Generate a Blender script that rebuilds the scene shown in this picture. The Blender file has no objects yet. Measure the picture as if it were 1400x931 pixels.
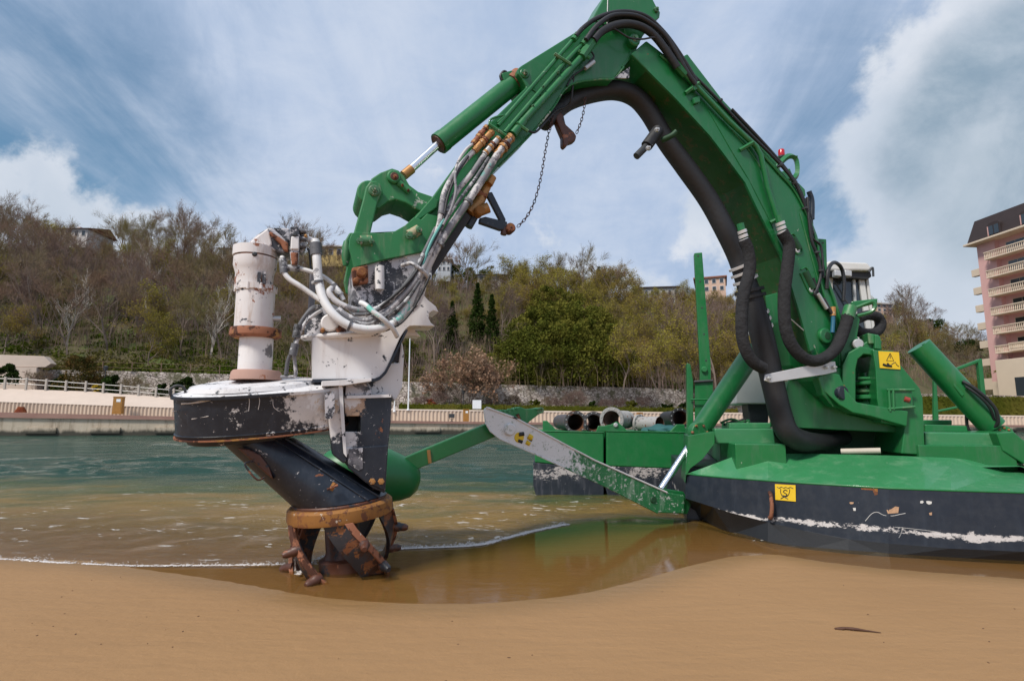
import bpy, bmesh, math, random
import numpy as np
from mathutils import Vector, Matrix, noise as mnoise

scene = bpy.context.scene
# ------------------------------------------------------------------ camera
F = 778.0                    # focal length in photo pixels (1400 wide)
CX, CY = 700.0, 465.5
PITCH = math.atan(109.5 / F)
CAM = Vector((0, 0, 1.3))
cam_d = bpy.data.cameras.new('camera')
cam = bpy.data.objects.new('camera', cam_d)
scene.collection.objects.link(cam)
cam.location = CAM
cam.rotation_euler = (math.pi / 2 + PITCH, 0, 0)
cam_d.sensor_width = 36
cam_d.lens = F / 1400 * 36
cam_d.clip_start = 0.05
cam_d.clip_end = 5000
scene.camera = cam
scene.view_settings.view_transform = 'Standard'
scene.view_settings.look = 'None'
scene.view_settings.exposure = 0.0
scene.view_settings.gamma = 1.0
scene.render.engine = 'CYCLES'
scene.cycles.max_bounces = 8
scene.cycles.transparent_max_bounces = 24

fw = Vector((0, math.cos(PITCH), math.sin(PITCH)))
upv = Vector((0, -math.sin(PITCH), math.cos(PITCH)))
def ray(px, py):
    return fw + Vector((1, 0, 0)) * ((px - CX) / F) - upv * ((py - CY) / F)
def onz(px, py, z=0.0):
    d = ray(px, py); return CAM + d * ((z - CAM.z) / d.z)
def atY(px, py, Y):
    d = ray(px, py); return CAM + d * (Y / d.y)

# ------------------------------------------------------------------ sky and sun
SUN_EL, SUN_AZ = math.radians(50), math.radians(222)     # azimuth clockwise from +Y: behind the camera, left
sun_d = bpy.data.lights.new('sun', 'SUN')
sun_d.energy = 3.8; sun_d.angle = math.radians(11); sun_d.color = (1, .95, .87)
sun = bpy.data.objects.new('sun', sun_d); scene.collection.objects.link(sun)
sdir = Vector((math.sin(SUN_AZ) * math.cos(SUN_EL), math.cos(SUN_AZ) * math.cos(SUN_EL), math.sin(SUN_EL)))
sun.rotation_euler = sdir.to_track_quat('Z', 'Y').to_euler()
sun.location = (0, 0, 30)

class NT:
    """small node-tree helper"""
    def __init__(s, nt):
        s.nt = nt; nt.nodes.clear()
    def n(s, t, ins=None, **kw):
        nd = s.nt.nodes.new(t)
        for k, v in kw.items(): setattr(nd, k, v)
        for k, v in (ins or {}).items():
            sk = nd.inputs[k]
            if isinstance(v, bpy.types.NodeSocket): s.nt.links.new(v, sk)
            else:
                if isinstance(v, tuple) and len(v) == 3 and sk.type == 'RGBA': v = (*v, 1)
                sk.default_value = v
        return nd
    def m(s, op, a, b=0.0, c=0.0, clamp=False):
        return s.n('ShaderNodeMath', {0: a, 1: b, 2: c}, operation=op, use_clamp=clamp).outputs[0]
    def vm(s, op, a, b=(0, 0, 0)):
        nd = s.n('ShaderNodeVectorMath', {0: a, 1: b}, operation=op)
        return nd.outputs['Value'] if op in ('LENGTH', 'DISTANCE', 'DOT_PRODUCT') else nd.outputs[0]
    def sm(s, x, lo, hi):      # smoothstep
        return s.n('ShaderNodeMapRange', {0: x, 1: lo, 2: hi, 3: 0.0, 4: 1.0}, interpolation_type='SMOOTHSTEP').outputs[0]
    def lin(s, x, lo, hi, a=0.0, b=1.0):
        return s.n('ShaderNodeMapRange', {0: x, 1: lo, 2: hi, 3: a, 4: b}).outputs[0]
    def mix(s, f, a, b, blend='MIX'):
        nd = s.nt.nodes.new('ShaderNodeMix'); nd.data_type = 'RGBA'; nd.blend_type = blend
        for sk, v in ((nd.inputs[0], f), (nd.inputs[6], a), (nd.inputs[7], b)):
            if isinstance(v, bpy.types.NodeSocket): s.nt.links.new(v, sk)
            else: sk.default_value = (*v, 1) if isinstance(v, tuple) and len(v) == 3 else v
        return nd.outputs[2]
    def noise(s, vec, scale, detail=4, rough=.55, dist=0.0):
        return s.n('ShaderNodeTexNoise', {'Vector': vec, 'Scale': scale, 'Detail': float(detail), 'Roughness': rough, 'Distortion': dist}).outputs[0]
    def sc(s, vec, v):
        return s.n('ShaderNodeVectorMath', {0: vec, 1: v}, operation='MULTIPLY').outputs[0]

world = bpy.data.worlds.new('World'); scene.world = world; world.use_nodes = True
w = NT(world.node_tree)
d = w.n('ShaderNodeTexCoord').outputs['Generated']
skyn = w.n('ShaderNodeTexSky', sky_type='NISHITA', sun_disc=False)
skyn.sun_elevation = SUN_EL; skyn.sun_rotation = SUN_AZ
skyn.air_density = 1.0; skyn.dust_density = 1.0; skyn.ozone_density = 1.5
sep = w.n('ShaderNodeSeparateXYZ', {0: d})
dz = w.m('MAXIMUM', sep.outputs[2], 0.0)
den = w.m('ADD', dz, 0.22)
flat = w.n('ShaderNodeCombineXYZ', {0: w.m('DIVIDE', sep.outputs[0], den), 1: w.m('DIVIDE', sep.outputs[1], den), 2: 0.0}).outputs[0]
S = 0.11
def cdir(px, py):
    v = ray(px, py).normalized(); return (v.x, v.y, v.z)
# thin high veil: streaks fanning out, denser to the right and upward
def cdot(px, py, r0, r1, squash=1.0):
    """soft region around the bearing of photo point (px, py)"""
    dv = w.sc(w.vm('SUBTRACT', d, cdir(px, py)), (1, 1, squash))
    return w.sm(w.vm('LENGTH', dv), r1, r0)
rot = w.n('ShaderNodeMapping', {0: flat, 2: (0, 0, math.radians(24)), 3: (1.5, 0.38, 1)}).outputs[0]
veil = w.noise(rot, 1.6, 9, .62, .5)
big = w.noise(flat, 1.1, 5, .55)
fine = w.noise(flat, 6, 8, .65, .4)
vx = w.lin(sep.outputs[0], -.66, -.10, -.04, .20)
vv = w.m('ADD', w.m('ADD', w.m('MULTIPLY', veil, .85), w.m('MULTIPLY', big, .35)), w.m('ADD', vx, w.m('MULTIPLY', fine, .12)))
gap = w.m('MAXIMUM', w.m('MULTIPLY', cdot(1150, 120, .05, .22, 1.0), .5), w.m('MAXIMUM', w.m('MULTIPLY', cdot(1130, 290, .0, .24, 1.0), .75), w.m('MULTIPLY', cdot(60, 190, .02, .38, 1.5), .5)))
vv = w.m('SUBTRACT', vv, w.m('MULTIPLY', gap, .42))
veilm = w.sm(vv, .30, .80)
low = w.sm(dz, .30, .03)
veilm = w.m('MAXIMUM', veilm, w.m('MULTIPLY', low, w.lin(sep.outputs[0], -.5, .05, .1, .8)))
blue = w.mix(w.sm(dz, .55, .1), (1.05, 2.3, 3.8), (1.2, 3.0, 4.7))
col = w.mix(0.7, skyn.outputs[0], blue)
vcol = w.mix(w.sm(w.m('ADD', veil, w.m('MULTIPLY', fine, .5)), .55, 1.0), (4.1, 5.1, 6.9), (5.7, 6.4, 7.7))
col = w.mix(w.m('MULTIPLY', veilm, .93), col, vcol)
# heaped clouds: billowy noise inside soft angular regions, shaded grey-blue inside, white at the lit rims
bil = w.noise(d, 6.0, 12, .60, .2)
bil2 = w.noise(w.vm('ADD', d, (3, 1, 2)), 3.2, 9, .58, .3)
n_ = w.m('ADD', w.m('MULTIPLY', w.m('SUBTRACT', bil, .5), 1.7), w.m('MULTIPLY', w.m('SUBTRACT', w.noise(d, 22, 8, .6), .5), .5))
regR = w.m('MAXIMUM', cdot(1440, 195, .14, .33, 1.05), w.m('MULTIPLY', cdot(1470, 30, .03, .28), 1.0))
regR = w.m('MAXIMUM', regR, w.m('MULTIPLY', cdot(1230, 395, .05, .26, 1.7), .8))
regL = w.m('MAXIMUM', cdot(40, 310, .0, .30, 1.8), w.m('MULTIPLY', cdot(200, 325, .0, .22, 2.0), .9))
regC = w.m('MULTIPLY', cdot(860, 360, .05, .45, 2.6), .5)
reg = w.m('MAXIMUM', w.m('MAXIMUM', regR, regL), regC)
raw = w.m('MAXIMUM', w.m('ADD', w.m('MULTIPLY', w.m('MAXIMUM', regL, regC), .8), n_), w.m('ADD', w.m('MULTIPLY', regR, .8), w.m('MULTIPLY', n_, .9)))
cm = w.sm(raw, .27, .54)
inside = w.sm(w.m('ADD', w.m('MULTIPLY', reg, .8), w.m('ADD', w.m('MULTIPLY', n_, .35), w.m('MULTIPLY', w.m('SUBTRACT', w.noise(w.vm('ADD', d, (3, 1, 2)), 2.2, 5, .5, .2), .5), .9))), .40, .85)
shade = w.m('MULTIPLY', inside, w.m('MAXIMUM', cdot(1410, 190, .10, .27, 1.0), .2))
ccol = w.mix(w.sm(bil2, .38, .62), (5.6, 6.2, 7.1), (7.2, 7.5, 8.1))
ccol = w.mix(w.m('MINIMUM', w.m('MULTIPLY', shade, 1.05), .9), ccol, w.mix(w.sm(w.noise(d, 4.2, 9, .62, .4), .36, .62), (2.0, 3.0, 3.95), (4.0, 4.8, 5.6)))
col = w.mix(w.m('MULTIPLY', cm, .94), col, ccol)
bg = w.n('ShaderNodeBackground', {0: col, 1: S})
w.n('ShaderNodeOutputWorld', {0: bg.outputs[0]})

# ------------------------------------------------------------------ mesh helpers
LINK = scene.collection.objects.link
def offs(p):
    while p is not None and p.parent is not None: p = p.parent
    return Vector(p.location) if p is not None else Vector((0, 0, 0))
def tag(o, label=None, cat=None, group=None, kind=None):
    if label: o['label'] = label
    if cat: o['category'] = cat
    if group: o['group'] = group
    if kind: o['kind'] = kind
    return o
def thing(name, label, cat, loc=(0, 0, 0), rz=0, group=None):
    o = bpy.data.objects.new(name, None); LINK(o); o.location = loc; o.rotation_euler = (0, 0, rz)
    o.empty_display_size = .1
    return tag(o, label, cat, group)
def obj(name, bm, mat, parent=None, bevel=0, smooth=None, sub=False, local=False):
    """link a bmesh built in world coordinates as one mesh object under parent"""
    me = bpy.data.meshes.new(name)
    if parent is not None and not local:
        o_ = offs(parent)
        bmesh.ops.translate(bm, verts=bm.verts, vec=-o_)
    bmesh.ops.recalc_face_normals(bm, faces=bm.faces)
    bm.to_mesh(me); bm.free()
    for mm in (mat if isinstance(mat, (list, tuple)) else [mat]): me.materials.append(mm)
    if smooth is not None:
        me.polygons.foreach_set('use_smooth', [True] * len(me.polygons))
        me.set_sharp_from_angle(angle=math.radians(smooth))
    o = bpy.data.objects.new(name, me); LINK(o)
    if parent is not None: o.parent = parent
    if bevel:
        b = o.modifiers.new('bevel', 'BEVEL'); b.width = bevel; b.segments = 2; b.limit_method = 'ANGLE'; b.angle_limit = math.radians(40)
        b.harden_normals = False
    return o
def B(): return bmesh.new()
def add_box(bm, c, s, rz=0, M=None):
    m = Matrix.Translation(c) @ Matrix.Rotation(rz, 4, 'Z')
    if M is not None: m = Matrix.Translation(c) @ M
    m = m @ Matrix.Diagonal((s[0], s[1], s[2], 1))
    bmesh.ops.create_cube(bm, size=1, matrix=m)
def add_prism(bm, pts, vec, mi=0):
    a = [bm.verts.new(p) for p in pts]; b = [bm.verts.new(Vector(p) + Vector(vec)) for p in pts]
    n = len(pts)
    fs = [bm.faces.new(a), bm.faces.new(b[::-1])]
    for i in range(n): fs.append(bm.faces.new((a[i], b[i], b[(i + 1) % n], a[(i + 1) % n])))
    for f in fs: f.material_index = mi
def basis(dv):
    dv = Vector(dv).normalized()
    a = Vector((0, 0, 1)) if abs(dv.z) < .9 else Vector((1, 0, 0))
    x = dv.cross(a).normalized(); return x, dv.cross(x).normalized(), dv
def catmull(pts, k=6):
    P = [Vector(p) for p in pts]
    if len(P) < 3: return P
    P = [P[0] * 2 - P[1]] + P + [P[-1] * 2 - P[-2]]; out = []
    for i in range(1, len(P) - 2):
        for j in range(k):
            t = j / k; a, b, c, e = P[i - 1:i + 3]
            out.append(.5 * ((2 * b) + (c - a) * t + (2 * a - 5 * b + 4 * c - e) * t * t + (3 * b - a - 3 * c + e) * t ** 3))
    out.append(P[-2]); return out
def add_tube(bm, pts, r, seg=10, k=5, cap=True, smooth=True):
    pts = catmull(pts, k) if smooth else [Vector(p) for p in pts]
    n = len(pts); rs = r if isinstance(r, (list, tuple)) else [r] * n
    if len(rs) != n: rs = [np.interp(i / (n - 1), np.linspace(0, 1, len(rs)), rs) for i in range(n)]
    prev = None; rings = []
    x = None
    for i in range(n):
        t = (pts[min(i + 1, n - 1)] - pts[max(i - 1, 0)]).normalized()
        if x is None: x, y, _ = basis(t)
        else:
            x = (x - t * x.dot(t)).normalized(); y = t.cross(x)
        rings.append([bm.verts.new(pts[i] + (x * math.cos(a) + y * math.sin(a)) * rs[i]) for a in [2 * math.pi * j / seg for j in range(seg)]])
    for i in range(n - 1):
        for j in range(seg):
            bm.faces.new((rings[i][j], rings[i][(j + 1) % seg], rings[i + 1][(j + 1) % seg], rings[i + 1][j]))
    if cap:
        bm.faces.new(rings[0][::-1]); bm.faces.new(rings[-1])
def add_lathe(bm, base, axis, prof, seg=24, cap=True, sx=1.0, xdir=None):
    """prof: list of (distance along axis, radius)"""
    x, y, z = basis(axis)
    if xdir is not None:
        x = (Vector(xdir) - z * Vector(xdir).dot(z)).normalized(); y = z.cross(x)
    base = Vector(base); rings = []
    for h, r in prof:
        rings.append([bm.verts.new(base + z * h + (x * math.cos(a) + y * math.sin(a) * sx) * r) for a in [2 * math.pi * j / seg for j in range(seg)]])
    for i in range(len(rings) - 1):
        for j in range(seg):
            bm.faces.new((rings[i][j], rings[i][(j + 1) % seg], rings[i + 1][(j + 1) % seg], rings[i + 1][j]))
    if cap: bm.faces.new(rings[0][::-1]); bm.faces.new(rings[-1])
def add_bar(bm, a, b, wd, th, up=(0, 0, 1)):
    a, b = Vector(a), Vector(b); t = (b - a).normalized(); u = Vector(up); s = t.cross(u).normalized(); u = s.cross(t)
    pts = [a + s * wd / 2 + u * th / 2, a - s * wd / 2 + u * th / 2, a - s * wd / 2 - u * th / 2, a + s * wd / 2 - u * th / 2]
    add_prism(bm, pts, b - a)
class Pl:
    """vertical plane: P0 on it, e horizontal direction along it; n faces the camera"""
    def __init__(s, P0, e):
        s.P0 = Vector(P0); s.e = Vector(e).normalized(); s.n = Vector((s.e.y, -s.e.x, 0)).normalized()
    def p(s, px, py, v=0.0):
        dd = ray(px, py); P = s.P0 + s.n * v
        return CAM + dd * ((P - CAM).dot(s.n) / dd.dot(s.n))
    def poly(s, pts, v=0.0): return [s.p(a, b, v) for a, b in pts]
    def prism(s, bm, pts, v, t, mi=0): add_prism(bm, s.poly(pts, v), -s.n * t, mi)
    def mpp(s, px, py, v=0.0):   # metres per photo pixel at that point
        return (s.p(px, py, v) - CAM).dot(fw) / F
def copy_tree(o, parent=None):
    c = o.copy(); LINK(c)
    if parent is not None: c.parent = parent
    for ch in o.children: copy_tree(ch, c)
    return c

# ------------------------------------------------------------------ materials
def mat(name):
    m_ = bpy.data.materials.new(name); m_.use_nodes = True
    return m_, NT(m_.node_tree)
def finish(t, colr, rough=.5, metallic=0.0, bump=None, bstr=.3, bdist=.01, spec=.5, coat=0.0, alpha=None):
    p = t.n('ShaderNodeBsdfPrincipled', {'Base Color': colr, 'Roughness': rough, 'Metallic': metallic, 'Specular IOR Level': spec, 'Coat Weight': coat})
    if bump is not None:
        bn = t.n('ShaderNodeBump', {'Height': bump, 'Strength': bstr, 'Distance': bdist})
        t.nt.links.new(bn.outputs[0], p.inputs['Normal'])
    t.n('ShaderNodeOutputMaterial', {0: p.outputs[0]})
    return p
def paint(name, base, rough=.42, var=.18, chips=(), dirt=None, dirt_amt=.35, spots=(), metallic=0.0, bstr=.15, coat=0.0, streak=True, band=None, dark_below=None):
    """worn paint. chips: (colour, scale, threshold); spots: (world pos, radius, colour, strength) ; band: (z0, z1, colour)"""
    m_, t = mat(name)
    g = t.n('ShaderNodeNewGeometry').outputs['Position']
    n1 = t.noise(g, 1.3, 5); n2 = t.noise(g, 9, 8, .65)
    lo = tuple(c * (1 - var) for c in base); hi = tuple(min(1, c * (1 + var)) for c in base)
    c = t.mix(n1, lo, hi)
    c = t.mix(t.m('MULTIPLY', t.m('SUBTRACT', n2, .45, clamp=True), .8), c, tuple(min(1, x * .8 + .05) for x in base))
    if dirt:
        dn = t.noise(t.sc(g, (7, 7, 1.1) if streak else (3, 3, 3)), 1.5, 7, .65)
        dm = t.m('MULTIPLY', t.sm(dn, .5, .75), dirt_amt)
        c = t.mix(dm, c, dirt)
    for (pos, rad, cc, st) in spots:
        dist = t.vm('DISTANCE', g, tuple(pos))
        nn = t.m('MULTIPLY', t.m('SUBTRACT', t.noise(g, 14, 9, .75), .5), rad * 2.6)
        mk = t.m('MULTIPLY', t.sm(t.m('ADD', dist, nn), rad, rad * .72), st)
        c = t.mix(mk, c, cc)
    rg = t.m('ADD', t.m('MULTIPLY', n2, .35), rough - .17)
    bh = n2
    if band:
        z = t.n('ShaderNodeSeparateXYZ', {0: g}).outputs[2]
        nb = t.m('MULTIPLY', t.m('SUBTRACT', t.noise(t.sc(g, (1, 1, 2.2)), 7, 10, .78), .5), .34)
        nb2 = t.m('MULTIPLY', t.m('SUBTRACT', t.noise(g, .9, 3, .5), .5), .16)
        zz = t.m('ADD', z, nb2)
        bm_ = t.sm(t.m('ABSOLUTE', t.m('SUBTRACT', zz, (band[0] + band[1]) / 2)), (band[1] - band[0]) * .75, 0.0)
        gate = t.sm(t.m('ADD', t.m('MULTIPLY', bm_, .30), t.m('ADD', t.m('MULTIPLY', t.noise(t.sc(g, (1, 1, 1.8)), 16, 10, .8), .8), t.m('MULTIPLY', t.noise(g, 2.2, 4, .6), .5))), .925, .95)
        c = t.mix(gate, c, band[2])
    if dark_below is not None:
        z2 = t.n('ShaderNodeSeparateXYZ', {0: g}).outputs[2]
        c = t.mix(t.sm(t.m('ADD', z2, t.m('MULTIPLY', t.m('SUBTRACT', t.noise(g, 3, 6, .6), .5), .08)), dark_below + .02, dark_below - .02), c, (.007, .007, .007))  # near-black below the given height
    for (cc, scl, th) in chips:
        th = .5 + (th - .5) * .80
        cn = t.noise(t.vm('ADD', g, (scl * 1.7, th * 9, 0)), scl, 10, .72, .3)
        c = t.mix(t.sm(cn, th, th + .018), c, cc)
        bh = t.m('SUBTRACT', bh, t.m('MULTIPLY', t.sm(cn, th, th + .02), .6))
    finish(t, c, rg, metallic, bh, bstr, .004, coat=coat)
    return m_
def simple(name, col, rough=.6, var=.2, scale=3, metallic=0.0, bump=.2, bscale=20, spec=.5, bdist=.01):
    m_, t = mat(name)
    g = t.n('ShaderNodeTexCoord').outputs['Object']
    n1 = t.noise(g, scale, 6, .6)
    c = t.mix(n1, tuple(x * (1 - var) for x in col), tuple(min(1, x * (1 + var)) for x in col))
    finish(t, c, rough, metallic, t.noise(g, bscale, 8, .65) if bump else None, bump, bdist, spec)
    return m_
# ------------------------------------------------------------------ palette
RUST = (.20, .070, .028); LRUST = (.29, .110, .055); DRUST = (.07, .022, .01)
GREEN = (.008, .145, .036); NAVY = (.011, .016, .026); WHITE = (.74, .71, .70)
# ------------------------------------------------------------------ shoreline, sand, seabed, water
shore_px = [(0, 762), (60, 765), (120, 769), (200, 778), (260, 786), (330, 797), (420, 813), (480, 820), (560, 824), (640, 825), (720, 820),
            (790, 812), (850, 799), (900, 785), (950, 771), (1000, 760), (1060, 757), (1130, 768), (1200, 776), (1290, 783), (1400, 791)]
sh = [onz(a, b, 0) for a, b in shore_px]
sh = [Vector((-90, 2.5, 0)), Vector((-30, 6.5, 0)), Vector((-12, 6.3, 0))] + sh + [Vector((7, 4.6, 0)), Vector((12, 4.4, 0)), Vector((30, 6, 0)), Vector((90, 10, 0))]
shx = np.array([p.x for p in sh]); shy = np.array([p.y for p in sh])
def shore_dist(x, y):
    """signed distance to the waterline, positive on land (camera side)"""
    x = np.asarray(x, float); y = np.asarray(y, float)
    best = np.full(x.shape, 1e9)
    for i in range(len(shx) - 1):
        ax, ay, bx, by = shx[i], shy[i], shx[i + 1], shy[i + 1]
        L2 = (bx - ax) ** 2 + (by - ay) ** 2
        t_ = np.clip(((x - ax) * (bx - ax) + (y - ay) * (by - ay)) / L2, 0, 1)
        dd = np.hypot(x - ax - t_ * (bx - ax), y - ay - t_ * (by - ay))
        best = np.minimum(best, dd)
    ys = np.interp(x, shx, shy)
    return np.where(y < ys, best, -best)
def sand_z(x, y):
    s = shore_dist(x, y)
    land = np.where(s < 1.2, .028 * s, .0336 + .05 * (1 - np.exp(-(s - 1.2) / 2.5)))
    sea = np.maximum(-.045 * np.abs(s), -.9 - .01 * np.abs(s))
    return np.where(s > 0, land, sea)
def grid_mesh(name, xs, ys, zf, m_):
    X, Y = np.meshgrid(xs, ys); Z = zf(X, Y)
    V = np.stack([X.ravel(), Y.ravel(), Z.ravel()], 1)
    nx, ny = len(xs), len(ys)
    i = np.arange(nx * ny).reshape(ny, nx)
    q = np.stack([i[:-1, :-1].ravel(), i[:-1, 1:].ravel(), i[1:, 1:].ravel(), i[1:, :-1].ravel()], 1)
    me = bpy.data.meshes.new(name); me.from_pydata(V.tolist(), [], q.tolist())
    me.polygons.foreach_set('use_smooth', [True] * len(me.polygons)); me.materials.append(m_)
    o = bpy.data.objects.new(name, me); LINK(o); return o
def spaced(a, b, fine_a, fine_b, fs, cs):
    l = [fine_a]; s = fs
    while l[-1] > a: s *= 1.25; l.append(l[-1] - min(s, cs))
    r = [fine_b]; s = fs
    while r[-1] < b: s *= 1.25; r.append(r[-1] + min(s, cs))
    return np.array(l[:0:-1] + list(np.arange(fine_a, fine_b, fs)) + r)
m_sand, t = mat('sand')
g = t.n('ShaderNodeNewGeometry').outputs['Position']
z = t.n('ShaderNodeSeparateXYZ', {0: g}).outputs[2]
nn = t.noise(g, .8, 5, .6); nf = t.noise(g, 260, 3, .7); nm = t.noise(g, 14, 6, .6); ng = t.noise(g, 900, 2, .6)
c = t.mix(nn, (.280, .155, .066), (.340, .195, .088))
c = t.mix(t.m('MULTIPLY', t.m('SUBTRACT', nf, .5), 1.1, clamp=True), c, (.56, .38, .22))
c = t.mix(t.m('MULTIPLY', t.m('SUBTRACT', .5, ng), 1.4, clamp=True), c, (.20, .11, .05))
zw = t.m('ADD', z, t.m('MULTIPLY', t.m('SUBTRACT', nn, .5), .006))
wet = t.sm(zw, .014, .001)
c = t.mix(t.m('MULTIPLY', wet, .85), c, (.245, .140, .056))
c = t.mix(t.m('MULTIPLY', t.sm(t.noise(g, 5.5, 8, .7), .70, .74), .5), c, (.16, .08, .03))
rg = t.m('SUBTRACT', .85, t.m('MULTIPLY', wet, .45))
hb = t.m('ADD', t.m('MULTIPLY', nm, .6), t.m('ADD', t.m('MULTIPLY', nf, .08), t.m('MULTIPLY', t.noise(t.sc(g, (1, 3, 1)), 2.2, 3), 1.2)))
finish(t, c, rg, 0, hb, .45, .03, spec=.3)
sand = grid_mesh('sand_beach', spaced(-90, 90, -9, 9, .12, 4), spaced(-40, 75, -1, 12, .12, 3), sand_z, m_sand)
tag(sand, kind='structure')

m_water, t = mat('water')
g = t.n('ShaderNodeNewGeometry').outputs['Position']
y = t.n('ShaderNodeSeparateXYZ', {0: g}).outputs[1]
att = t.n('ShaderNodeAttribute', attribute_name='depth').outputs['Fac']
att_w = t.n('ShaderNodeAttribute', attribute_name='wave').outputs['Fac']
far = t.sm(t.m('ADD', y, t.m('MULTIPLY', t.m('SUBTRACT', t.noise(t.sc(g, (.5, 1, 1)), .8, 6, .65), .5), 10)), 7.5, 15)
body = t.mix(t.sm(far, 0, .55), (.215, .128, .030), (.060, .080, .026)); body = t.mix(t.sm(far, .45, 1.0), body, (.008, .050, .034))
body = t.mix(t.m('MULTIPLY', t.m('MULTIPLY', t.sm(t.noise(t.sc(g, (.35, 1, 1)), 1.1, 6, .6), .5, .7), .45), t.m('SUBTRACT', 1.0, far)), body, (.085, .075, .035))
op = t.m('ADD', t.sm(att, .0, .17), 0.0)                      # opacity of the turbid body with depth
dif = t.n('ShaderNodeBsdfDiffuse', {0: body})
tr = t.n('ShaderNodeBsdfTransparent', {0: (.93, .86, .74)})
under = t.n('ShaderNodeMixShader', {0: t.lin(op, 0, 1, .12, 1.0), 1: tr.outputs[0], 2: dif.outputs[0]})
# waves
gs = t.sc(g, (.55, 1.5, 1))
w1 = t.noise(gs, 2.1, 5, .62, .4); w2 = t.noise(gs, 8.0, 6, .66, .6); w3 = t.noise(t.sc(g, (.45, 1, 1)), .8, 8, .68, .4)
calm = att_w
w4 = t.noise(t.sc(g, (2.2, .6, 1)), 1.6, 6, .65, .5); w5 = t.noise(t.sc(g, (1.0, .35, 1)), 1.1, 5, .6, .3)
hgt = t.m('ADD', t.m('MULTIPLY', w1, .05), t.m('ADD', t.m('MULTIPLY', w2, .03), t.m('ADD', t.m('MULTIPLY', t.m('MULTIPLY', w4, t.sm(y, 7, 14)), .06), t.m('MULTIPLY', t.m('MULTIPLY', w5, t.sm(y, 14, 30)), .15))))
hgt = t.m('MULTIPLY', hgt, t.lin(calm, 0, 1, .02, 1.0))
bn = t.n('ShaderNodeBump', {'Height': hgt, 'Strength': 1.0, 'Distance': 1.0})
gl = t.n('ShaderNodeBsdfGlossy', {'Color': (.92, .95, .95), 'Roughness': t.lin(calm, 0, 1, .045, .07)}); t.nt.links.new(bn.outputs[0], gl.inputs['Normal'])
fr = t.n('ShaderNodeFresnel', {'IOR': 1.33}); t.nt.links.new(bn.outputs[0], fr.inputs['Normal'])
sh_ = t.n('ShaderNodeMixShader', {0: t.m('MINIMUM', fr.outputs[0], .85), 1: under.outputs[0], 2: gl.outputs[0]})
# foam flecks near the beach, with water glints painted in as well
fz = t.m('MULTIPLY', t.sm(att_w, .3, 1.0), t.m('MULTIPLY', t.sm(y, 13, 8.5), t.lin(t.n('ShaderNodeSeparateXYZ', {0: g}).outputs[0], -1.0, 2.0, 1.0, .93)))
fn = t.noise(t.sc(g, (.8, 2.2, 1)), 4.6, 8, .62, .5); fn2 = t.noise(g, .9, 3)
fm = t.m('MULTIPLY', t.sm(t.m('ADD', fn, t.m('MULTIPLY', fn2, .32)), .795, .83), fz)
fd = t.n('ShaderNodeBsdfDiffuse', {0: (.62, .60, .57)})
out = t.n('ShaderNodeMixShader', {0: t.m('MULTIPLY', fm, .8), 1: sh_.outputs[0], 2: fd.outputs[0]})
t.n('ShaderNodeOutputMaterial', {0: out.outputs[0]})
qc = np.concatenate([np.linspace(-2600, -340, 60), np.arange(-330, 1730, 3.6), np.linspace(1740, 4000, 60)])
Yr = [3.2]
while Yr[-1] < 13: Yr.append(Yr[-1] * 1.0062)
while Yr[-1] < 75: Yr.append(Yr[-1] * 1.0105)
Qg, Y = np.meshgrid(qc, np.array(Yr)); X = (Qg - 700) / 778 * Y
DEP = -sand_z(X, Y)
fl = [Vector((-90, 3.0, 0))] + [onz(a, b, 0) for a, b in [(-60, 762), (0, 765), (60, 768), (120, 770), (180, 773), (250, 774), (330, 773), (400, 768), (525, 752), (560, 750), (620, 748), (655, 745), (678, 739), (720, 728), (776, 717), (860, 706), (950, 712), (1060, 752)]] + [Vector((90, 9, 0))]
Yf = np.interp(X, [p.x for p in fl], [p.y for p in fl])
WV = np.clip((Y - Yf + .15) / .55, 0, 1) ** 1.5
rw_ = np.random.default_rng(17); Zw = np.zeros_like(X); cell = .0125 * Y
for lam in np.geomspace(.16, 4.5, 44):
    th = rw_.normal(-math.pi / 2, .75); k_ = 2 * math.pi / lam; am = .0155 * lam ** .72
    ph = X * math.cos(th) * k_ + Y * math.sin(th) * k_ + rw_.uniform(0, 6.28) + .6 * np.sin(X * .7 / lam ** .5 + Y * .31 / lam ** .5 + rw_.uniform(0, 6))
    vis = np.clip((lam / cell - 3) / 3, 0, 1) * np.clip(14 / lam / 3, 0, 1) * np.clip((Y + 6) / lam / 5, 0, 1)
    Zw += am * vis * (1 - 2 * np.abs(np.sin(ph / 2)) ** 1.3) * .55
patch = .55 + .45 * np.clip(np.sin(X * .35 + 1.3 * np.sin(Y * .22)) + np.sin(Y * .5 + X * .12), -1, 1)
Zw *= WV * np.clip(DEP / .10, .12, 1) * patch * np.clip((60 - Y) / 20, .4, 1) * .75
ny_, nx_ = X.shape; i = np.arange(nx_ * ny_).reshape(ny_, nx_)
me = bpy.data.meshes.new('water'); me.from_pydata(np.stack([X.ravel(), Y.ravel(), Zw.ravel()], 1).tolist(), [], np.stack([i[:-1, :-1].ravel(), i[:-1, 1:].ravel(), i[1:, 1:].ravel(), i[1:, :-1].ravel()], 1).tolist())
me.polygons.foreach_set('use_smooth', [True] * len(me.polygons)); me.materials.append(m_water)
water = bpy.data.objects.new('water', me); LINK(water)
for nm_, vv_ in (('depth', DEP), ('wave', WV)):
    a_ = me.attributes.new(nm_, 'FLOAT', 'POINT'); a_.data.foreach_set('value', vv_.ravel().astype(np.float32))

tag(water, kind='structure')
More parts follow.
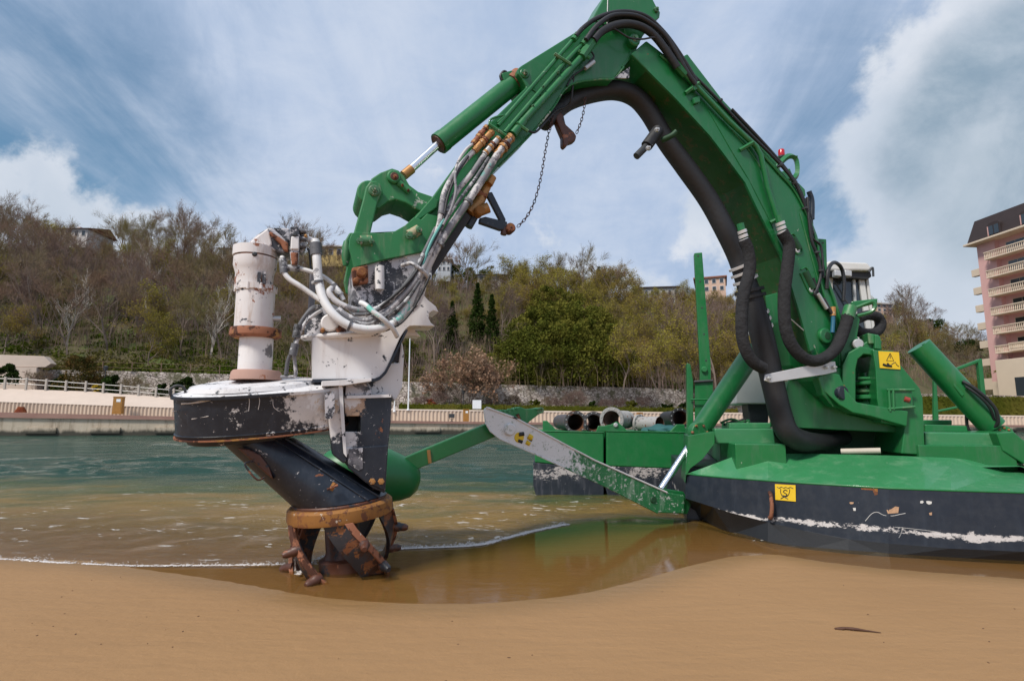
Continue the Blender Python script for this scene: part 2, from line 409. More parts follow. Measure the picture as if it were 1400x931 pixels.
# foam lines where the small waves run out
m_foam = simple('foam', (.62, .57, .54), .75, .1, 9, bump=.6, bscale=60)
random.seed(5)
def foam_line(path, wd, n, up=.004):
    bm = B(); P = [onz(a, b, .004) for a, b in path]; P = catmull(P, 12)
    L = [0]
    for i in range(1, len(P)): L.append(L[-1] + (P[i] - P[i - 1]).length)
    for k in range(n):
        s = random.random() * L[-1]; i = max(1, int(np.searchsorted(L, s))); i = min(i, len(P) - 1)
        q = P[i - 1].lerp(P[i], (s - L[i - 1]) / max(1e-6, L[i] - L[i - 1]))
        ww = wd * (.35 + .9 * abs(mnoise.noise(Vector((s * 1.7, wd * 9, 0)))) * 2)
        off = abs(random.gauss(0, 1)) ** 1.6 * .8
        q = q + Vector((random.gauss(0, .02), off * ww + .02 * math.sin(s * 3.1), 0))
        r = random.uniform(.004, .012) * (1 if off < .8 else .55)
        if mnoise.noise(Vector((s * 4.1, 3, 0))) < -.42: continue
        ang = random.random() * 3
        m_ = Matrix.Translation(q) @ Matrix.Rotation(ang, 4, 'Z') @ Matrix.Diagonal((r * random.uniform(1, 2.6), r * random.uniform(.5, 1), random.uniform(.3, 1) * up, 1))
        bmesh.ops.create_icosphere(bm, subdivisions=1, radius=1, matrix=m_)
    o = obj('foam', bm, m_foam, smooth=60); tag(o, kind='stuff'); return o
foam_line([(-60, 762), (0, 765), (60, 768), (120, 770), (180, 773), (250, 774), (330, 773), (388, 771)], .05, 1300)
foam_line([(525, 752), (560, 750), (620, 748), (655, 745), (678, 739), (720, 728), (776, 717)], .05, 2600, .008)
foam_line([(405, 785), (440, 762), (455, 757)], .05, 160)

# ------------------------------------------------------------------ quay and promenade (traced rows on planes parallel to the quay edge)
qa, qb = onz(0, 596, 0), onz(1400, 590.5, 0)
QE = (qb - qa).normalized()
def QP(off): return Pl(qa + Vector((-QE.y, QE.x, 0)) * off, QE)
Q0, Q1, Q2, Q3, Q4 = QP(0), QP(2.2), QP(5.0), QP(5.6), QP(11)
def row(pl, pts, v=0):            # polyline in image -> world polyline
    return [pl.p(a, b, v) for a, b in pts]
def strip(bm, A, Bp, mi=0):       # quads between two world polylines
    a = [bm.verts.new(p) for p in A]; b = [bm.verts.new(p) for p in Bp]
    for i in range(len(a) - 1):
        f = bm.faces.new((a[i], a[i + 1], b[i + 1], b[i])); f.material_index = mi
XS = [-420, -150, 0, 120, 230, 380, 540, 700, 850, 1000, 1150, 1300, 1400, 1550, 1900]
def rw(pl, ys, v=0, xs=XS):       # ys: dict of px->py
    kx = sorted(ys); return [pl.p(x, float(np.interp(x, kx, [ys[k] for k in kx])) if kx[0] <= x <= kx[-1] else
                (ys[kx[0]] + (x - kx[0]) * (ys[kx[1]] - ys[kx[0]]) / (kx[1] - kx[0]) if x < kx[0] else ys[kx[-1]] + (x - kx[-1]) * (ys[kx[-1]] - ys[kx[-2]]) / (kx[-1] - kx[-2])), v) for x in xs]
m_quay, t = mat('quay_concrete')
g = t.n('ShaderNodeNewGeometry').outputs['Position']
zz = t.n('ShaderNodeSeparateXYZ', {0: g}).outputs[2]
st = t.noise(t.sc(g, (1.2, 1.2, .35)), .9, 8, .7)
c = t.mix(st, (.34, .26, .18), (.54, .46, .36))
c = t.mix(t.m('MULTIPLY', t.sm(t.noise(t.sc(g, (2, 2, .3)), 1.3, 6, .7), .48, .66), .5), c, (.16, .11, .07))
tide = t.sm(t.m('ADD', zz, t.m('MULTIPLY', t.m('SUBTRACT', st, .5), .9)), .62, .25)
c = t.mix(tide, c, (.045, .040, .028))
finish(t, c, .85, 0, t.noise(g, 3, 8, .7), .5, .08)
m_red, t = mat('quay_red_cap')
g = t.n('ShaderNodeNewGeometry').outputs['Position']
c = t.mix(t.noise(t.sc(g, (.6, .6, 2)), 1.2, 8, .7), (.20, .085, .065), (.38, .23, .18))
finish(t, c, .75)
m_rib, t = mat('ribbed_concrete')
g = t.n('ShaderNodeNewGeometry').outputs['Position']
c = t.mix(t.noise(t.sc(g, (1.5, 1.5, .5)), 1.6, 8, .75), (.44, .32, .24), (.60, .49, .39))
finish(t, c, .85)
m_slab = simple('pale_slab', (.50, .42, .35), .85, .12, .6, bump=.3, bscale=4, bdist=.03)
m_pale = simple('pale_render', (.56, .45, .37), .8, .1, 1.0, bump=.15, bscale=6)
m_stone, t = mat('rubble_stone')
g = t.n('ShaderNodeNewGeometry').outputs['Position']
vo = t.n('ShaderNodeTexVoronoi', {'Vector': t.sc(g, (1, 1, 1.5)), 'Scale': 2.3}, feature='DISTANCE_TO_EDGE')
vc = t.n('ShaderNodeTexVoronoi', {'Vector': t.sc(g, (1, 1, 1.5)), 'Scale': 2.3})
c = t.mix(t.n('ShaderNodeSeparateColor', {0: vc.outputs['Color']}).outputs[0], (.30, .25, .21), (.60, .52, .46))
c = t.mix(t.sm(vo.outputs[0], .07, .02), c, (.15, .11, .09))
c = t.mix(t.m('MULTIPLY', t.sm(t.noise(g, .8, 9, .75), .50, .60), .85), c, (.10, .095, .045))
finish(t, c, .9, 0, t.sm(vo.outputs[0], 0, .12), .8, .06)
wl = {0: 596, 1400: 590.5}; capb = {0: 571, 230: 574, 540: 578.5, 700: 580, 1000: 582, 1400: 584}
capt = {0: 563.5, 230: 569, 540: 575, 700: 577, 1000: 579, 1400: 581}
bm = B(); strip(bm, [p - Vector((0, 0, 1.5)) for p in rw(Q0, wl)], rw(Q0, capb))
# recessed pockets and rubbing ledge give the face its own relief
for px in range(-120, 1500, 88):
    p0 = Q0.p(px, 590 - px * .004, .04); add_box(bm, (p0.x, p0.y, .45), (2.4, .25, .5), math.atan2(QE.y, QE.x))
o = obj('quay_wall', bm, m_quay); tag(o, kind='structure')
bm = B(); A = rw(Q0, capb, .18); T = rw(Q0, capt, .18); strip(bm, A, T); strip(bm, T, [p + Vector((-QE.y, QE.x, 0)) * .9 for p in T]); strip(bm, [p + Vector((-QE.y, QE.x, 0)) * .3 for p in A], A)
o = obj('quay_coping', bm, m_red); tag(o, kind='structure')
# quay walkway behind the coping
base1 = [p + Vector((-QE.y, QE.x, 0)) * 2.5 for p in T]
bm = B(); strip(bm, [p + Vector((-QE.y, QE.x, 0)) * .88 - Vector((0, 0, .01)) for p in T], base1); o = obj('quay_pavement', bm, m_slab); tag(o, kind='structure')
# ribbed low wall: one fluted sheet per stretch
ribt = {0: 549.5, 230: 557.5, 540: 561, 700: 563, 1000: 566, 1400: 570}
def interp_row(pl, ys, x): return rw(pl, ys, 0, [x])[0]
bm = B(); n = 900; lo_, hi_ = [], []
for i in range(n * 2):
    x = -420 + (1900 + 420) * i / (n * 2)
    p = interp_row(Q1, ribt, x); back = Vector((-QE.y, QE.x, 0)) * (.09 if (i // 2) % 2 else 0)
    zb = np.interp(x, XS, [q.z for q in T])
    hi_.append(p + back); lo_.append(Vector((p.x, p.y, zb - .02)) + back)
strip(bm, lo_, hi_)
o = obj('ribbed_wall', bm, m_rib); tag(o, kind='structure')
# pale bank above the ribbed wall (left: sloping apron, right: level bed)
apron = {-420: 517, 0: 531, 120: 535, 240: 544, 420: 551, 540: 559, 700: 561, 1000: 564, 1400: 568}
bm = B(); R1 = rw(Q1, ribt); R2 = rw(Q2, apron); strip(bm, [p - QP(0).n * .0 + Vector((0, 0, .01)) for p in R1], R2)
o = obj('embankment', bm, m_pale); tag(o, kind='structure')
grd = simple('promenade_paving', (.36, .30, .25), .9, .15, .5, bump=.2, bscale=3)
bm = B(); R3 = [Vector((p.x, p.y, 0)) + Vector((-QE.y, QE.x, 0)) * 7.5 + Vector((0, 0, p.z - .02)) for p in R2]; strip(bm, R2, R3)
o = obj('promenade', bm, grd); tag(o, kind='structure')
# rubble retaining wall
wt = {-420: 505, 0: 505, 130: 506, 420: 515, 560: 522, 700: 526, 1000: 533, 1400: 541}
bm = B(); W1 = rw(Q4, wt); strip(bm, [Vector((p.x, p.y, 1.0)) for p in W1], W1)
strip(bm, W1, [p + Vector((-QE.y, QE.x, 0)) * .5 for p in W1])
o = obj('retaining_wall', bm, m_stone); tag(o, 'long rubble stone retaining wall behind the hedge at the foot of the hill', 'wall')
# ------------------------------------------------------------------ leafy helpers (numpy triangle clouds)
def cloud_mesh(name, V, m_, tri=True):
    """V: (n,3,3) triangles or (n,4,3) quads"""
    k = V.shape[1]; n = len(V)
    me = bpy.data.meshes.new(name)
    me.vertices.add(n * k); me.vertices.foreach_set('co', V.reshape(-1).astype(np.float32))
    me.loops.add(n * k); me.loops.foreach_set('vertex_index', np.arange(n * k, dtype=np.int32))
    me.polygons.add(n); me.polygons.foreach_set('loop_start', np.arange(0, n * k, k, dtype=np.int32))
    me.update(calc_edges=True); me.materials.append(m_); return me
rng = np.random.default_rng(7)
def leaves(C, size, r=rng, flat=.0):
    """triangles of given size, random orientation, at centres C (n,3)"""
    n = len(C); a = r.normal(size=(n, 3)); a /= np.linalg.norm(a, axis=1)[:, None]
    b = r.normal(size=(n, 3)); b -= a * (a * b).sum(1)[:, None]; b /= np.linalg.norm(b, axis=1)[:, None]
    s = (size * r.uniform(.5, 1.4, n))[:, None]
    return np.stack([C - a * s * .5, C + a * s * .5, C + b * s * .8], 1)
def leaf_mat(name, c1, c2, c3=None, scale=.25, rough=.75):
    m_, t = mat(name)
    g = t.n('ShaderNodeNewGeometry').outputs['Position']
    oi = t.n('ShaderNodeObjectInfo').outputs['Random']
    c = t.mix(t.sm(t.noise(g, scale * 4, 5, .65), .35, .65), c1, c2)
    if c3: c = t.mix(t.m('MULTIPLY', t.sm(t.noise(g, scale, 4, .6), .45, .6), .8), c, c3)
    c = t.mix(t.m('MULTIPLY', oi, .35), c, tuple(x * .6 for x in c1))
    p = t.n('ShaderNodeBsdfDiffuse', {0: c}); tl = t.n('ShaderNodeBsdfTranslucent', {0: c})
    mx = t.n('ShaderNodeMixShader', {0: .25, 1: p.outputs[0], 2: tl.outputs[0]})
    t.n('ShaderNodeOutputMaterial', {0: mx.outputs[0]}); return m_
m_hedge = leaf_mat('hedge_leaves', (.075, .085, .012), (.12, .125, .02), (.16, .14, .03), .15)
m_darkleaf = leaf_mat('dark_leaves', (.022, .040, .010), (.045, .075, .015), None, .3)
m_olive = leaf_mat('olive_buds', (.25, .215, .040), (.36, .31, .055), (.28, .19, .05), .1)
m_evergreen = leaf_mat('evergreen_leaves', (.065, .080, .014), (.15, .155, .028), (.20, .18, .035), .25)
m_yellow = leaf_mat('yellow_flowers', (.55, .36, .02), (.62, .45, .05))
m_under = leaf_mat('undergrowth_leaves', (.050, .075, .008), (.10, .14, .012), (.18, .14, .05), .12)
m_redleaf = leaf_mat('red_leaves', (.24, .06, .04), (.34, .12, .05))
m_twig = leaf_mat('twigs_grey_brown', (.19, .125, .105), (.285, .205, .175), (.22, .18, .08), .07)
m_twig2 = leaf_mat('twigs_brown', (.205, .128, .09), (.295, .195, .14), (.21, .185, .06), .07)
m_bark = simple('bark', (.17, .125, .10), .9, .3, 2, bump=.3, bscale=8)
m_bark_pale = simple('pale_bark', (.42, .37, .32), .85, .25, 2, bump=.3, bscale=8)

def hedge(name, label, P, depth, h, ln, density=55):
    """P: world polyline of the hedge's lower front edge"""
    tri = []
    for a, b in zip(P[:-1], P[1:]):
        L = (b - a).length; n = int(L * density)
        u = rng.random(n); face = rng.random(n)
        q = np.outer(1 - u, a) + np.outer(u, b)
        nrm = np.array([-QE.y, QE.x, 0])
        top = face < .4
        dd = np.where(top, rng.random(n) * depth, rng.random(n) ** 3 * .25)
        hh = np.where(top, h + rng.normal(0, .05, n), rng.random(n) * h)
        q = q + nrm * dd[:, None]; q[:, 2] += hh
        tri.append(leaves(q, .17))
    bmc = B()
    for a, b in zip(P[:-1], P[1:]):
        nv = Vector((-QE.y, QE.x, 0))
        add_prism(bmc, [a + nv * .12, a + nv * depth, a + nv * depth + Vector((0, 0, h - .04)), a + nv * .12 + Vector((0, 0, h - .04))], b - a)
    o = thing(name, label, 'hedge', P[0])
    core = obj('core', bmc, m_hedge, o)
    V = np.concatenate(tri) - np.array(P[0])
    me = cloud_mesh('leaves', V, m_hedge); l = bpy.data.objects.new('leaves', me); LINK(l); l.parent = o; l['kind'] = 'stuff'
    return o
hb = {500: 562, 540: 562, 700: 563.5, 850: 566, 1000: 568}
P = rw(Q2, hb, 0, [545, 620, 700, 780, 860, 940, 1010])
hedge('clipped_hedge', 'long low clipped green hedge running along the promenade behind the ribbed quay wall', P, 1.4, .78, .17)
P = rw(Q2, {1250: 570, 1400: 570, 1600: 571}, 0, [1262, 1330, 1400, 1500, 1650])
hedge('tall_hedge', 'tall dense green hedge in front of the pink hotel', P, 1.6, 2.5, .2, 130)

# ------------------------------------------------------------------ railing, lamp posts, cabinets, flood lights
m_galv = simple('galvanised_rail', (.50, .48, .46), .5, .15, 3, metallic=.3)
m_post = simple('concrete_post', (.42, .37, .32), .85, .2, 4)
m_dark = simple('dark_metal', (.035, .037, .04), .5, .3, 5)
m_cab = simple('brown_cabinet_wood', (.33, .15, .025), .6, .25, 5)
m_white = simple('white_plastic', (.78, .78, .78), .4, .04, 5)
rail = thing('promenade_railing', 'pale railing of posts and two thin rails on the upper promenade edge', 'railing', Q2.p(0, 531))
for px, yt, yb in [(-60, 513, 530), (-34, 514, 530), (8, 515, 530), (37, 516, 531), (64, 518, 532), (91, 520, 534), (118, 521, 535.5), (142, 523, 537.5), (166, 525, 538), (190, 526.5, 540), (214, 528.5, 543), (238, 531, 545), (262, 533, 547), (286, 535, 548), (310, 537, 550)]:
    a, b_ = Q2.p(px, yb + 2, .1), Q2.p(px, yt, .1); a = Vector((b_.x, b_.y, a.z))
    bm = B(); add_box(bm, (a + b_) / 2, (.17, .17, (b_ - a).length), math.atan2(QE.y, QE.x)); obj('post', bm, m_post, rail, bevel=.02)
for dy in (2.5, 9):
    bm = B(); add_tube(bm, [Q2.p(x, y_ + dy, .1) for x, y_ in [(-60, 513), (37, 516), (91, 520), (166, 525), (238, 531), (310, 537)]], .03, 6, 1, smooth=False); obj('rail', bm, m_galv, rail)
def cabinet(px, yb, yt, wpx, pl, label, g_='brown service cabinets on the quay'):
    a = pl.p(px, yb); h = (pl.p(px, yt) - a).length; wd = wpx * pl.mpp(px, yb)
    t_ = thing('service_cabinet', label, 'cabinet', a, math.atan2(QE.y, QE.x), g_)
    bm = B(); add_box(bm, (0, 0, h / 2), (wd, .5, h)); obj('cabinet_body', bm, m_cab, t_, bevel=.02, local=True)
    bm = B(); add_box(bm, (0, 0, h + .02), (wd * 1.06, .56, .05)); obj('cabinet_lid', bm, m_cab, t_, local=True)
    bm = B(); add_box(bm, (wd * .1, -.256, h * .8), (wd * .45, .02, h * .17)); obj('notice', bm, m_white, t_, local=True)
    bm = B(); add_box(bm, (0, -.252, h * .38), (wd * .8, .02, h * .55)); obj('cabinet_door', bm, m_cab, t_, bevel=.01, local=True)
QC = QP(1.2)
cabinet(161, 566, 543, 11.5, QC, 'wooden brown cabinet with a white notice on the quay left of the dredger')
cabinet(637, 576, 560, 7.5, QC, 'brown cabinet on the quay beside the white sign board')
cabinet(875, 580, 564.5, 6.5, QC, 'brown cabinet on the quay behind the rusty pipes')
def flood(px, yb, yt, label):
    a = QC.p(px, yb); h = (QC.p(px, yt) - a).length
    t_ = thing('flood_light', label, 'flood light', a, math.atan2(QE.y, QE.x), 'flood lights on the quay edge')
    bm = B(); add_box(bm, (0, 0, h * .7), (.55, .2, h * .5)); obj('lamp_housing', bm, m_dark, t_, bevel=.02, local=True)
    bm = B(); add_tube(bm, [(-.22, 0, h * .7), (-.2, 0, h * .3), (.2, 0, h * .3), (.22, 0, h * .7)], .03, 6, smooth=False); obj('bracket', bm, m_dark, t_, local=True)
    bm = B(); add_tube(bm, [(0, 0, 0), (0, 0, h * .3)], .04, 6, smooth=False); add_box(bm, (0, 0, .02), (.3, .3, .04)); obj('foot', bm, m_dark, t_, local=True)
flood(617.5, 576, 565, 'small dark flood light on the quay left of the brown cabinet and sign board')
flood(907, 582, 570, 'small dark flood light on the quay left of the green ladder post')
a = Q1.p(652, 560); t_ = thing('sign_board', 'blank white square sign board standing on the quay wall in front of the hedge', 'sign', a, math.atan2(QE.y, QE.x))
m1 = Q1.mpp(652, 560)
bm = B(); add_box(bm, (0, 0, 7 * m1), (12 * m1, .08, 12 * m1)); obj('board', bm, m_white, t_, bevel=.02, local=True)
bm = B(); add_box(bm, (0, .06, 3.5 * m1), (.1, .06, 7 * m1)); obj('post', bm, m_galv, t_, local=True)
def pole(px, yb, yt, r, name, label, cat, m_, pl=Q1, lamp=False):
    a = pl.p(px, yb); b_ = pl.p(px, yt); b_ = Vector((a.x, a.y, b_.z))
    t_ = thing(name, label, cat, a)
    bm = B(); add_lathe(bm, a, (0, 0, 1), [(0, r * 2.6), (.12, r * 2.4), (.16, r * 1.2), ((b_ - a).length, r * .8)], 10); obj('pole', bm, m_, t_, smooth=40)
    if lamp:
        bm = B(); add_lathe(bm, b_ - Vector((0, 0, .05)), (0, 0, 1), [(0, .08), (.05, .16), (.35, .22), (.38, .26), (.5, .05)], 10); obj('lamp_head', bm, m_dark, t_, smooth=40)
    return t_
pole(558, 561, 462, .06, 'flag_pole', 'tall thin white pole standing on the quay right of the pump head', 'pole', m_white)
pole(539, 563, 548, .06, 'mooring_post', 'short white post on the quay just left of the tall white pole', 'post', m_white)
pole(141, 540, 506, .05, 'street_lamp', 'slim dark lamp post behind the promenade railing by the yellow bush', 'street lamp', m_dark, QP(6.5), True)
pole(633, 566, 538, .05, 'street_lamp', 'slim dark lamp post at the foot of the bare pinkish tree by the hedge', 'street lamp', m_dark, QP(7.2), True)
# life ring heap on the left quay
t_ = thing('rope_heap', 'small reddish heap of rope lying on the far left quay edge', 'rope', QC.p(28, 564))
for k in range(5):
    bm = B(); c0 = QC.p(28, 564); rr = .32 - .04 * k
    add_tube(bm, [c0 + Vector((rr * 1.4 * math.cos(q), rr * math.sin(q), .06 + .1 * k)) for q in [i * math.pi / 5 for i in range(11)]], .06, 6, 1, smooth=False); obj('coil', bm, m_redleaf, t_)
# ladders/fixings on the quay face are too small to read; cream wall far left
bm = B(); QW = QP(10)
QW.prism(bm, [(-160, 481), (-60, 483), (60, 487), (70, 497), (62, 502), (-160, 502)], 0, 1.0)
QW.prism(bm, [(-160, 502.5), (50, 502.5), (50, 540), (-160, 540)], .2, 1.0)
o = obj('garden_wall', bm, m_pale, bevel=.03); tag(o, 'pale rendered wall with a chamfered end at the far left below the wooded hill', 'wall')

# ------------------------------------------------------------------ hill
kq = [-900, -300, 0, 100, 250, 400, 520, 600, 650, 700, 800, 900, 1000, 1100, 1200, 1340, 1450, 1700, 2300]
ky = [260, 300, 346, 358, 356, 368, 380, 394, 398, 402, 410, 418, 424, 440, 448, 455, 462, 480, 500]
def ridge(q): return 1.3 + (575 - np.interp(q, kq, ky)) / 778 * 125
def wallY(q):
    P_ = qa + Vector((-QE.y, QE.x, 0)) * 11.4; t_ = (np.asarray(q, float) - 700) / 778   # intersection of the bearing with the wall line
    s_ = (t_ * P_.y - P_.x) / (QE.x - t_ * QE.y); return P_.y + s_ * QE.y
_wk = [x for x in XS if -420 <= x <= 1900]; _wz = [p.z for p in W1]
def rise0(q): return np.maximum(np.interp(q, [-900, 1150, 1300, 2300], [0, 0, 102, 102]), wallY(q) + 1.5)
def hill_z(q, Yv):
    r0 = rise0(q); s = np.clip((Yv - r0) / np.where(r0 > 90, 45, np.maximum(30, 122 - r0)), 0, 1)
    s = s ** .85 * .65 + (3 * s ** 2 - 2 * s ** 3) * .35
    zb = np.interp(q, _wk, _wz) - .12
    return zb + (ridge(q) - zb) * s - np.clip(Yv - 150, 0, 1e9) * .02
def hz(x, Yv): return float(hill_z(np.array((x / Yv) * 778 + 700), np.array(Yv)))
m_hill, t = mat('hill_ground')
g = t.n('ShaderNodeNewGeometry').outputs['Position']
c = t.mix(t.noise(g, .12, 7, .65), (.050, .055, .012), (.13, .09, .05))
c = t.mix(t.sm(t.noise(g, .3, 5), .5, .62), c, (.075, .10, .018))
finish(t, c, .95, 0, t.noise(g, 1.2, 8, .7), .8, .4)
qs = np.linspace(-900, 2300, 130); Ys = np.concatenate([np.linspace(59, 150, 60), [180, 240, 340, 600, 1200]])
Qm, Ym = np.meshgrid(qs, Ys); Ym = np.maximum(Ym, wallY(Qm)); Z = hill_z(Qm, Ym); Xm = (Qm - 700) / 778 * Ym
nx, ny = len(qs), len(Ys); i = np.arange(nx * ny).reshape(ny, nx)
rngn = np.random.default_rng(3)
Z = Z + rngn.normal(0, .25, Z.shape) * (Ym > wallY(Qm) + 3) * (Ym < 160)
me = bpy.data.meshes.new('hill'); me.from_pydata(np.stack([Xm.ravel(), Ym.ravel(), Z.ravel()], 1).tolist(), [], np.stack([i[:-1, :-1].ravel(), i[:-1, 1:].ravel(), i[1:, 1:].ravel(), i[1:, :-1].ravel()], 1).tolist())
me.polygons.foreach_set('use_smooth', [True] * len(me.polygons)); me.materials.append(m_hill)
o = bpy.data.objects.new('hill', me); LINK(o); tag(o, kind='structure')

# ------------------------------------------------------------------ trees
def grow(seed, H, spread=.55, levels=5, up=.25, trunks=1, kids=(3, 4), first=.3, tw=3.2, lean=0, twr=.02):
    """returns limb prisms (tris) and twig tris, twig tip points"""
    r = random.Random(seed); limbs = []; twigs = []; tips = []
    def prism3(a, b, ra, rb):
        x, y, z = basis(b - a)
        A = [a + (x * math.cos(k * 2.094) + y * math.sin(k * 2.094)) * ra for k in range(3)]
        C = [b + (x * math.cos(k * 2.094) + y * math.sin(k * 2.094)) * rb for k in range(3)]
        for k in range(3):
            j = (k + 1) % 3; limbs.append((A[k], A[j], C[j])); limbs.append((A[k], C[j], C[k]))
    def twig(a, dv, L, rad):
        sd = dv.cross(Vector((r.gauss(0, 1), r.gauss(0, 1), r.gauss(0, 1)))).normalized() * rad
        b = a + dv * L; m1 = a + dv * L * .5 + Vector((r.gauss(0, .06), r.gauss(0, .06), r.gauss(0, .06))) * L
        twigs.append((a - sd, a + sd, m1)); twigs.append((m1 - sd * .8, m1 + sd * .8, b)); tips.append(b)
    def br(p, dv, L, rad, lev):
        n = 3 if lev < 2 else 2; q = p; dd = dv
        pts = [(p, rad)]
        for k in range(n):
            dd = (dd + Vector((r.gauss(0, .13), r.gauss(0, .13), r.gauss(0, .10) + up * .12))).normalized()
            q2 = q + dd * (L / n); r2 = rad * (1 - .38 * (k + 1) / n)
            prism3(q, q2, pts[-1][1], r2); pts.append((q2, r2)); q = q2
        if lev >= levels - 1:
            for k in range(15):
                f = r.random(); base = pts[0][0].lerp(q, f)
                e = (dd + Vector((r.gauss(0, spread * 1.2), r.gauss(0, spread * 1.2), r.gauss(0, spread) + up))).normalized()
                twig(base, e, L * r.uniform(.35, .9), twr)
            return
        kn = r.randint(*kids) + (1 if lev == 0 else 0)
        for k in range(kn):
            f = r.uniform(first if lev == 0 else .25, 1) if k else 1.0
            i_ = min(int(f * n), n - 1); base = pts[i_][0].lerp(pts[i_ + 1][0], f * n - i_)
            az = r.uniform(0, 6.283) ; sp = spread * r.uniform(.6, 1.35)
            x, y_, z_ = basis(dd)
            e = (dd * math.cos(sp) + (x * math.cos(az) + y_ * math.sin(az)) * math.sin(sp) + Vector((0, 0, up * .5))).normalized()
            br(base, e, L * r.uniform(.58, .80), pts[i_ + 1][1] * r.uniform(.55, .75), lev + 1)
    for k in range(trunks):
        a0 = 6.283 * k / trunks
        d0 = Vector((math.cos(a0) * .35 * (trunks > 1) + lean + r.gauss(0, .05), math.sin(a0) * .35 * (trunks > 1) + r.gauss(0, .05), 1)).normalized()
        br(Vector((math.cos(a0), math.sin(a0), 0)) * .2 * (trunks > 1), d0, H * r.uniform(.36, .44) * (1 if trunks == 1 else .7), H * .014 / (trunks ** .4), 0)
    return np.array([[tuple(v) for v in f] for f in limbs]), np.array([[tuple(v) for v in f] for f in twigs]), np.array([tuple(v) for v in tips])
PROTO = {}
def make_tree(key, name, mats, trunkV, crownVs):
    """crownVs: list of (part name, tris, material)"""
    root = bpy.data.objects.new(name, None); root.empty_display_size = .3
    ch = []
    if len(trunkV): ch.append(('trunk', cloud_mesh('trunk', trunkV, mats)))
    for nm, V, m_ in crownVs: ch.append((nm, cloud_mesh(nm, V, m_)))
    PROTO[key] = (name, ch)
def plant(key, loc, s=1.0, rz=0.0, label=None, cat='tree', group=None, name=None, sz=None):
    nm, ch = PROTO[key]
    o = thing(name or nm, label, cat, loc, rz, group); o.scale = (s, s, sz or s)
    for cn, me in ch:
        c_ = bpy.data.objects.new(cn, me); LINK(c_); c_.parent = o
    return o
for k in range(5):     # tall bare trees, grey brown
    L, T, tips = grow(10 + k, 11, .50, 5, .30, kids=(3, 4), first=.35, twr=.017)
    big_n = int(len(L) * .5)
    make_tree('bare%d' % k, 'bare_tree', m_bark, L, [('crown', T, m_twig if k % 2 else m_twig2)])
for k in range(3):     # budding, yellow olive haze of young leaf
    L, T, tips = grow(40 + k, 8.5, .62, 5, .2, kids=(3, 4), first=.25, twr=.016)
    pick = tips[rng.random(len(tips)) < .85]
    lv = leaves(np.repeat(pick, 2, 0) + rng.normal(0, .25, (len(pick) * 2, 3)), .155)
    make_tree('olive%d' % k, 'budding_tree', m_bark, L, [('crown', T, m_twig), ('leaves', lv, m_olive)])
def blob_points(n, H, R, shape, r=rng, lumps=26, base=.12):
    """points on lumpy clusters inside a crown envelope"""
    cs = []
    while len(cs) < lumps:
        h = r.random(); a = r.random() * 6.283; rr = shape(h) * R * (.45 + .55 * r.random())
        cs.append((math.cos(a) * rr, math.sin(a) * rr, H * (base + (1 - base) * h), R * r.uniform(.22, .40) * (.4 + shape(h))))
    cs = np.array(cs); idx = r.integers(0, len(cs), n); v = r.normal(size=(n, 3)); v /= np.linalg.norm(v, axis=1)[:, None]
    return cs[idx, :3] + v * (cs[idx, 3] * r.uniform(.55, 1.05, n))[:, None] * np.array([1, 1, .8])
for k in range(3):
    P = blob_points(5200, 7.5, 3.0, lambda h: math.sin(math.pi * (.15 + .8 * h)) ** .7, lumps=34, base=.08)
    L, T, tips = grow(70 + k, 6, .6, 3, .2)
    make_tree('ever%d' % k, 'evergreen_tree', m_bark, L, [('crown', leaves(P, .26), m_evergreen)])
P = blob_points(5200, 8.5, 1.0, lambda h: min(1, (1 - h) * 1.6 + .06), lumps=170, base=.02)
L, T, tips = grow(80, 3, .3, 2, .3)
make_tree('cypress', 'cypress_tree', m_bark, L, [('crown', leaves(P, .22), m_darkleaf)])
P = []
for k in range(15):        # spruce-like conifer: tiers
    h = k / 15; rr = 2.2 * (1 - h) + .15; n = int(90 + 300 * (1 - h)); a = rng.random(n) * 6.283; r_ = rr * rng.random(n) ** .6
    P.append(np.stack([np.cos(a) * r_ * (1 + .25 * np.sin(a * 5 + k)), np.sin(a) * r_, 1 + 7.5 * h - r_ * .25 + rng.normal(0, .08, n)], 1))
make_tree('conifer', 'conifer_tree', m_bark, grow(81, 7, .1, 2, .6)[0], [('crown', leaves(np.concatenate(P), .24), m_darkleaf)])
P = blob_points(3000, 5, 3.2, lambda h: (math.sin(math.pi * h) ** .4), lumps=16, base=.6)
make_tree('pine', 'pine_tree', m_bark, grow(82, 6.5, .5, 3, .2, first=.6)[0], [('crown', leaves(P, .26), m_darkleaf)])
for nm, mm, dens in (('shrub_green', m_darkleaf, 1), ('shrub_yellow', m_yellow, 1), ('shrub_red', m_redleaf, 1), ('shrub_olive', m_hedge, 1)):
    P = blob_points(2200, 1.2, .62, lambda h: math.sin(math.pi * (.25 + .7 * h)) ** .5, lumps=12, base=.1)
    make_tree(nm, 'shrub', m_bark, grow(90, .8, .5, 2, .2)[0] , [('crown', leaves(P, .11), mm)])
P = blob_points(6000, 4, 2.0, lambda h: math.sin(math.pi * (.2 + .72 * h)) ** .5, lumps=30, base=.05)
make_tree('bigbush', 'shrub', m_bark, grow(93, 2.5, .5, 2, .2)[0], [('crown', leaves(P, .17), leaf_mat('russet_green_leaves', (.040, .050, .014), (.13, .075, .025), None, .5))])
L, T, tips = grow(95, 3.2, .7, 5, .1, trunks=5, kids=(3, 3), twr=.010)
make_tree('bush_bare', 'bare_bush', m_bark, L, [('crown', T, m_twig)])
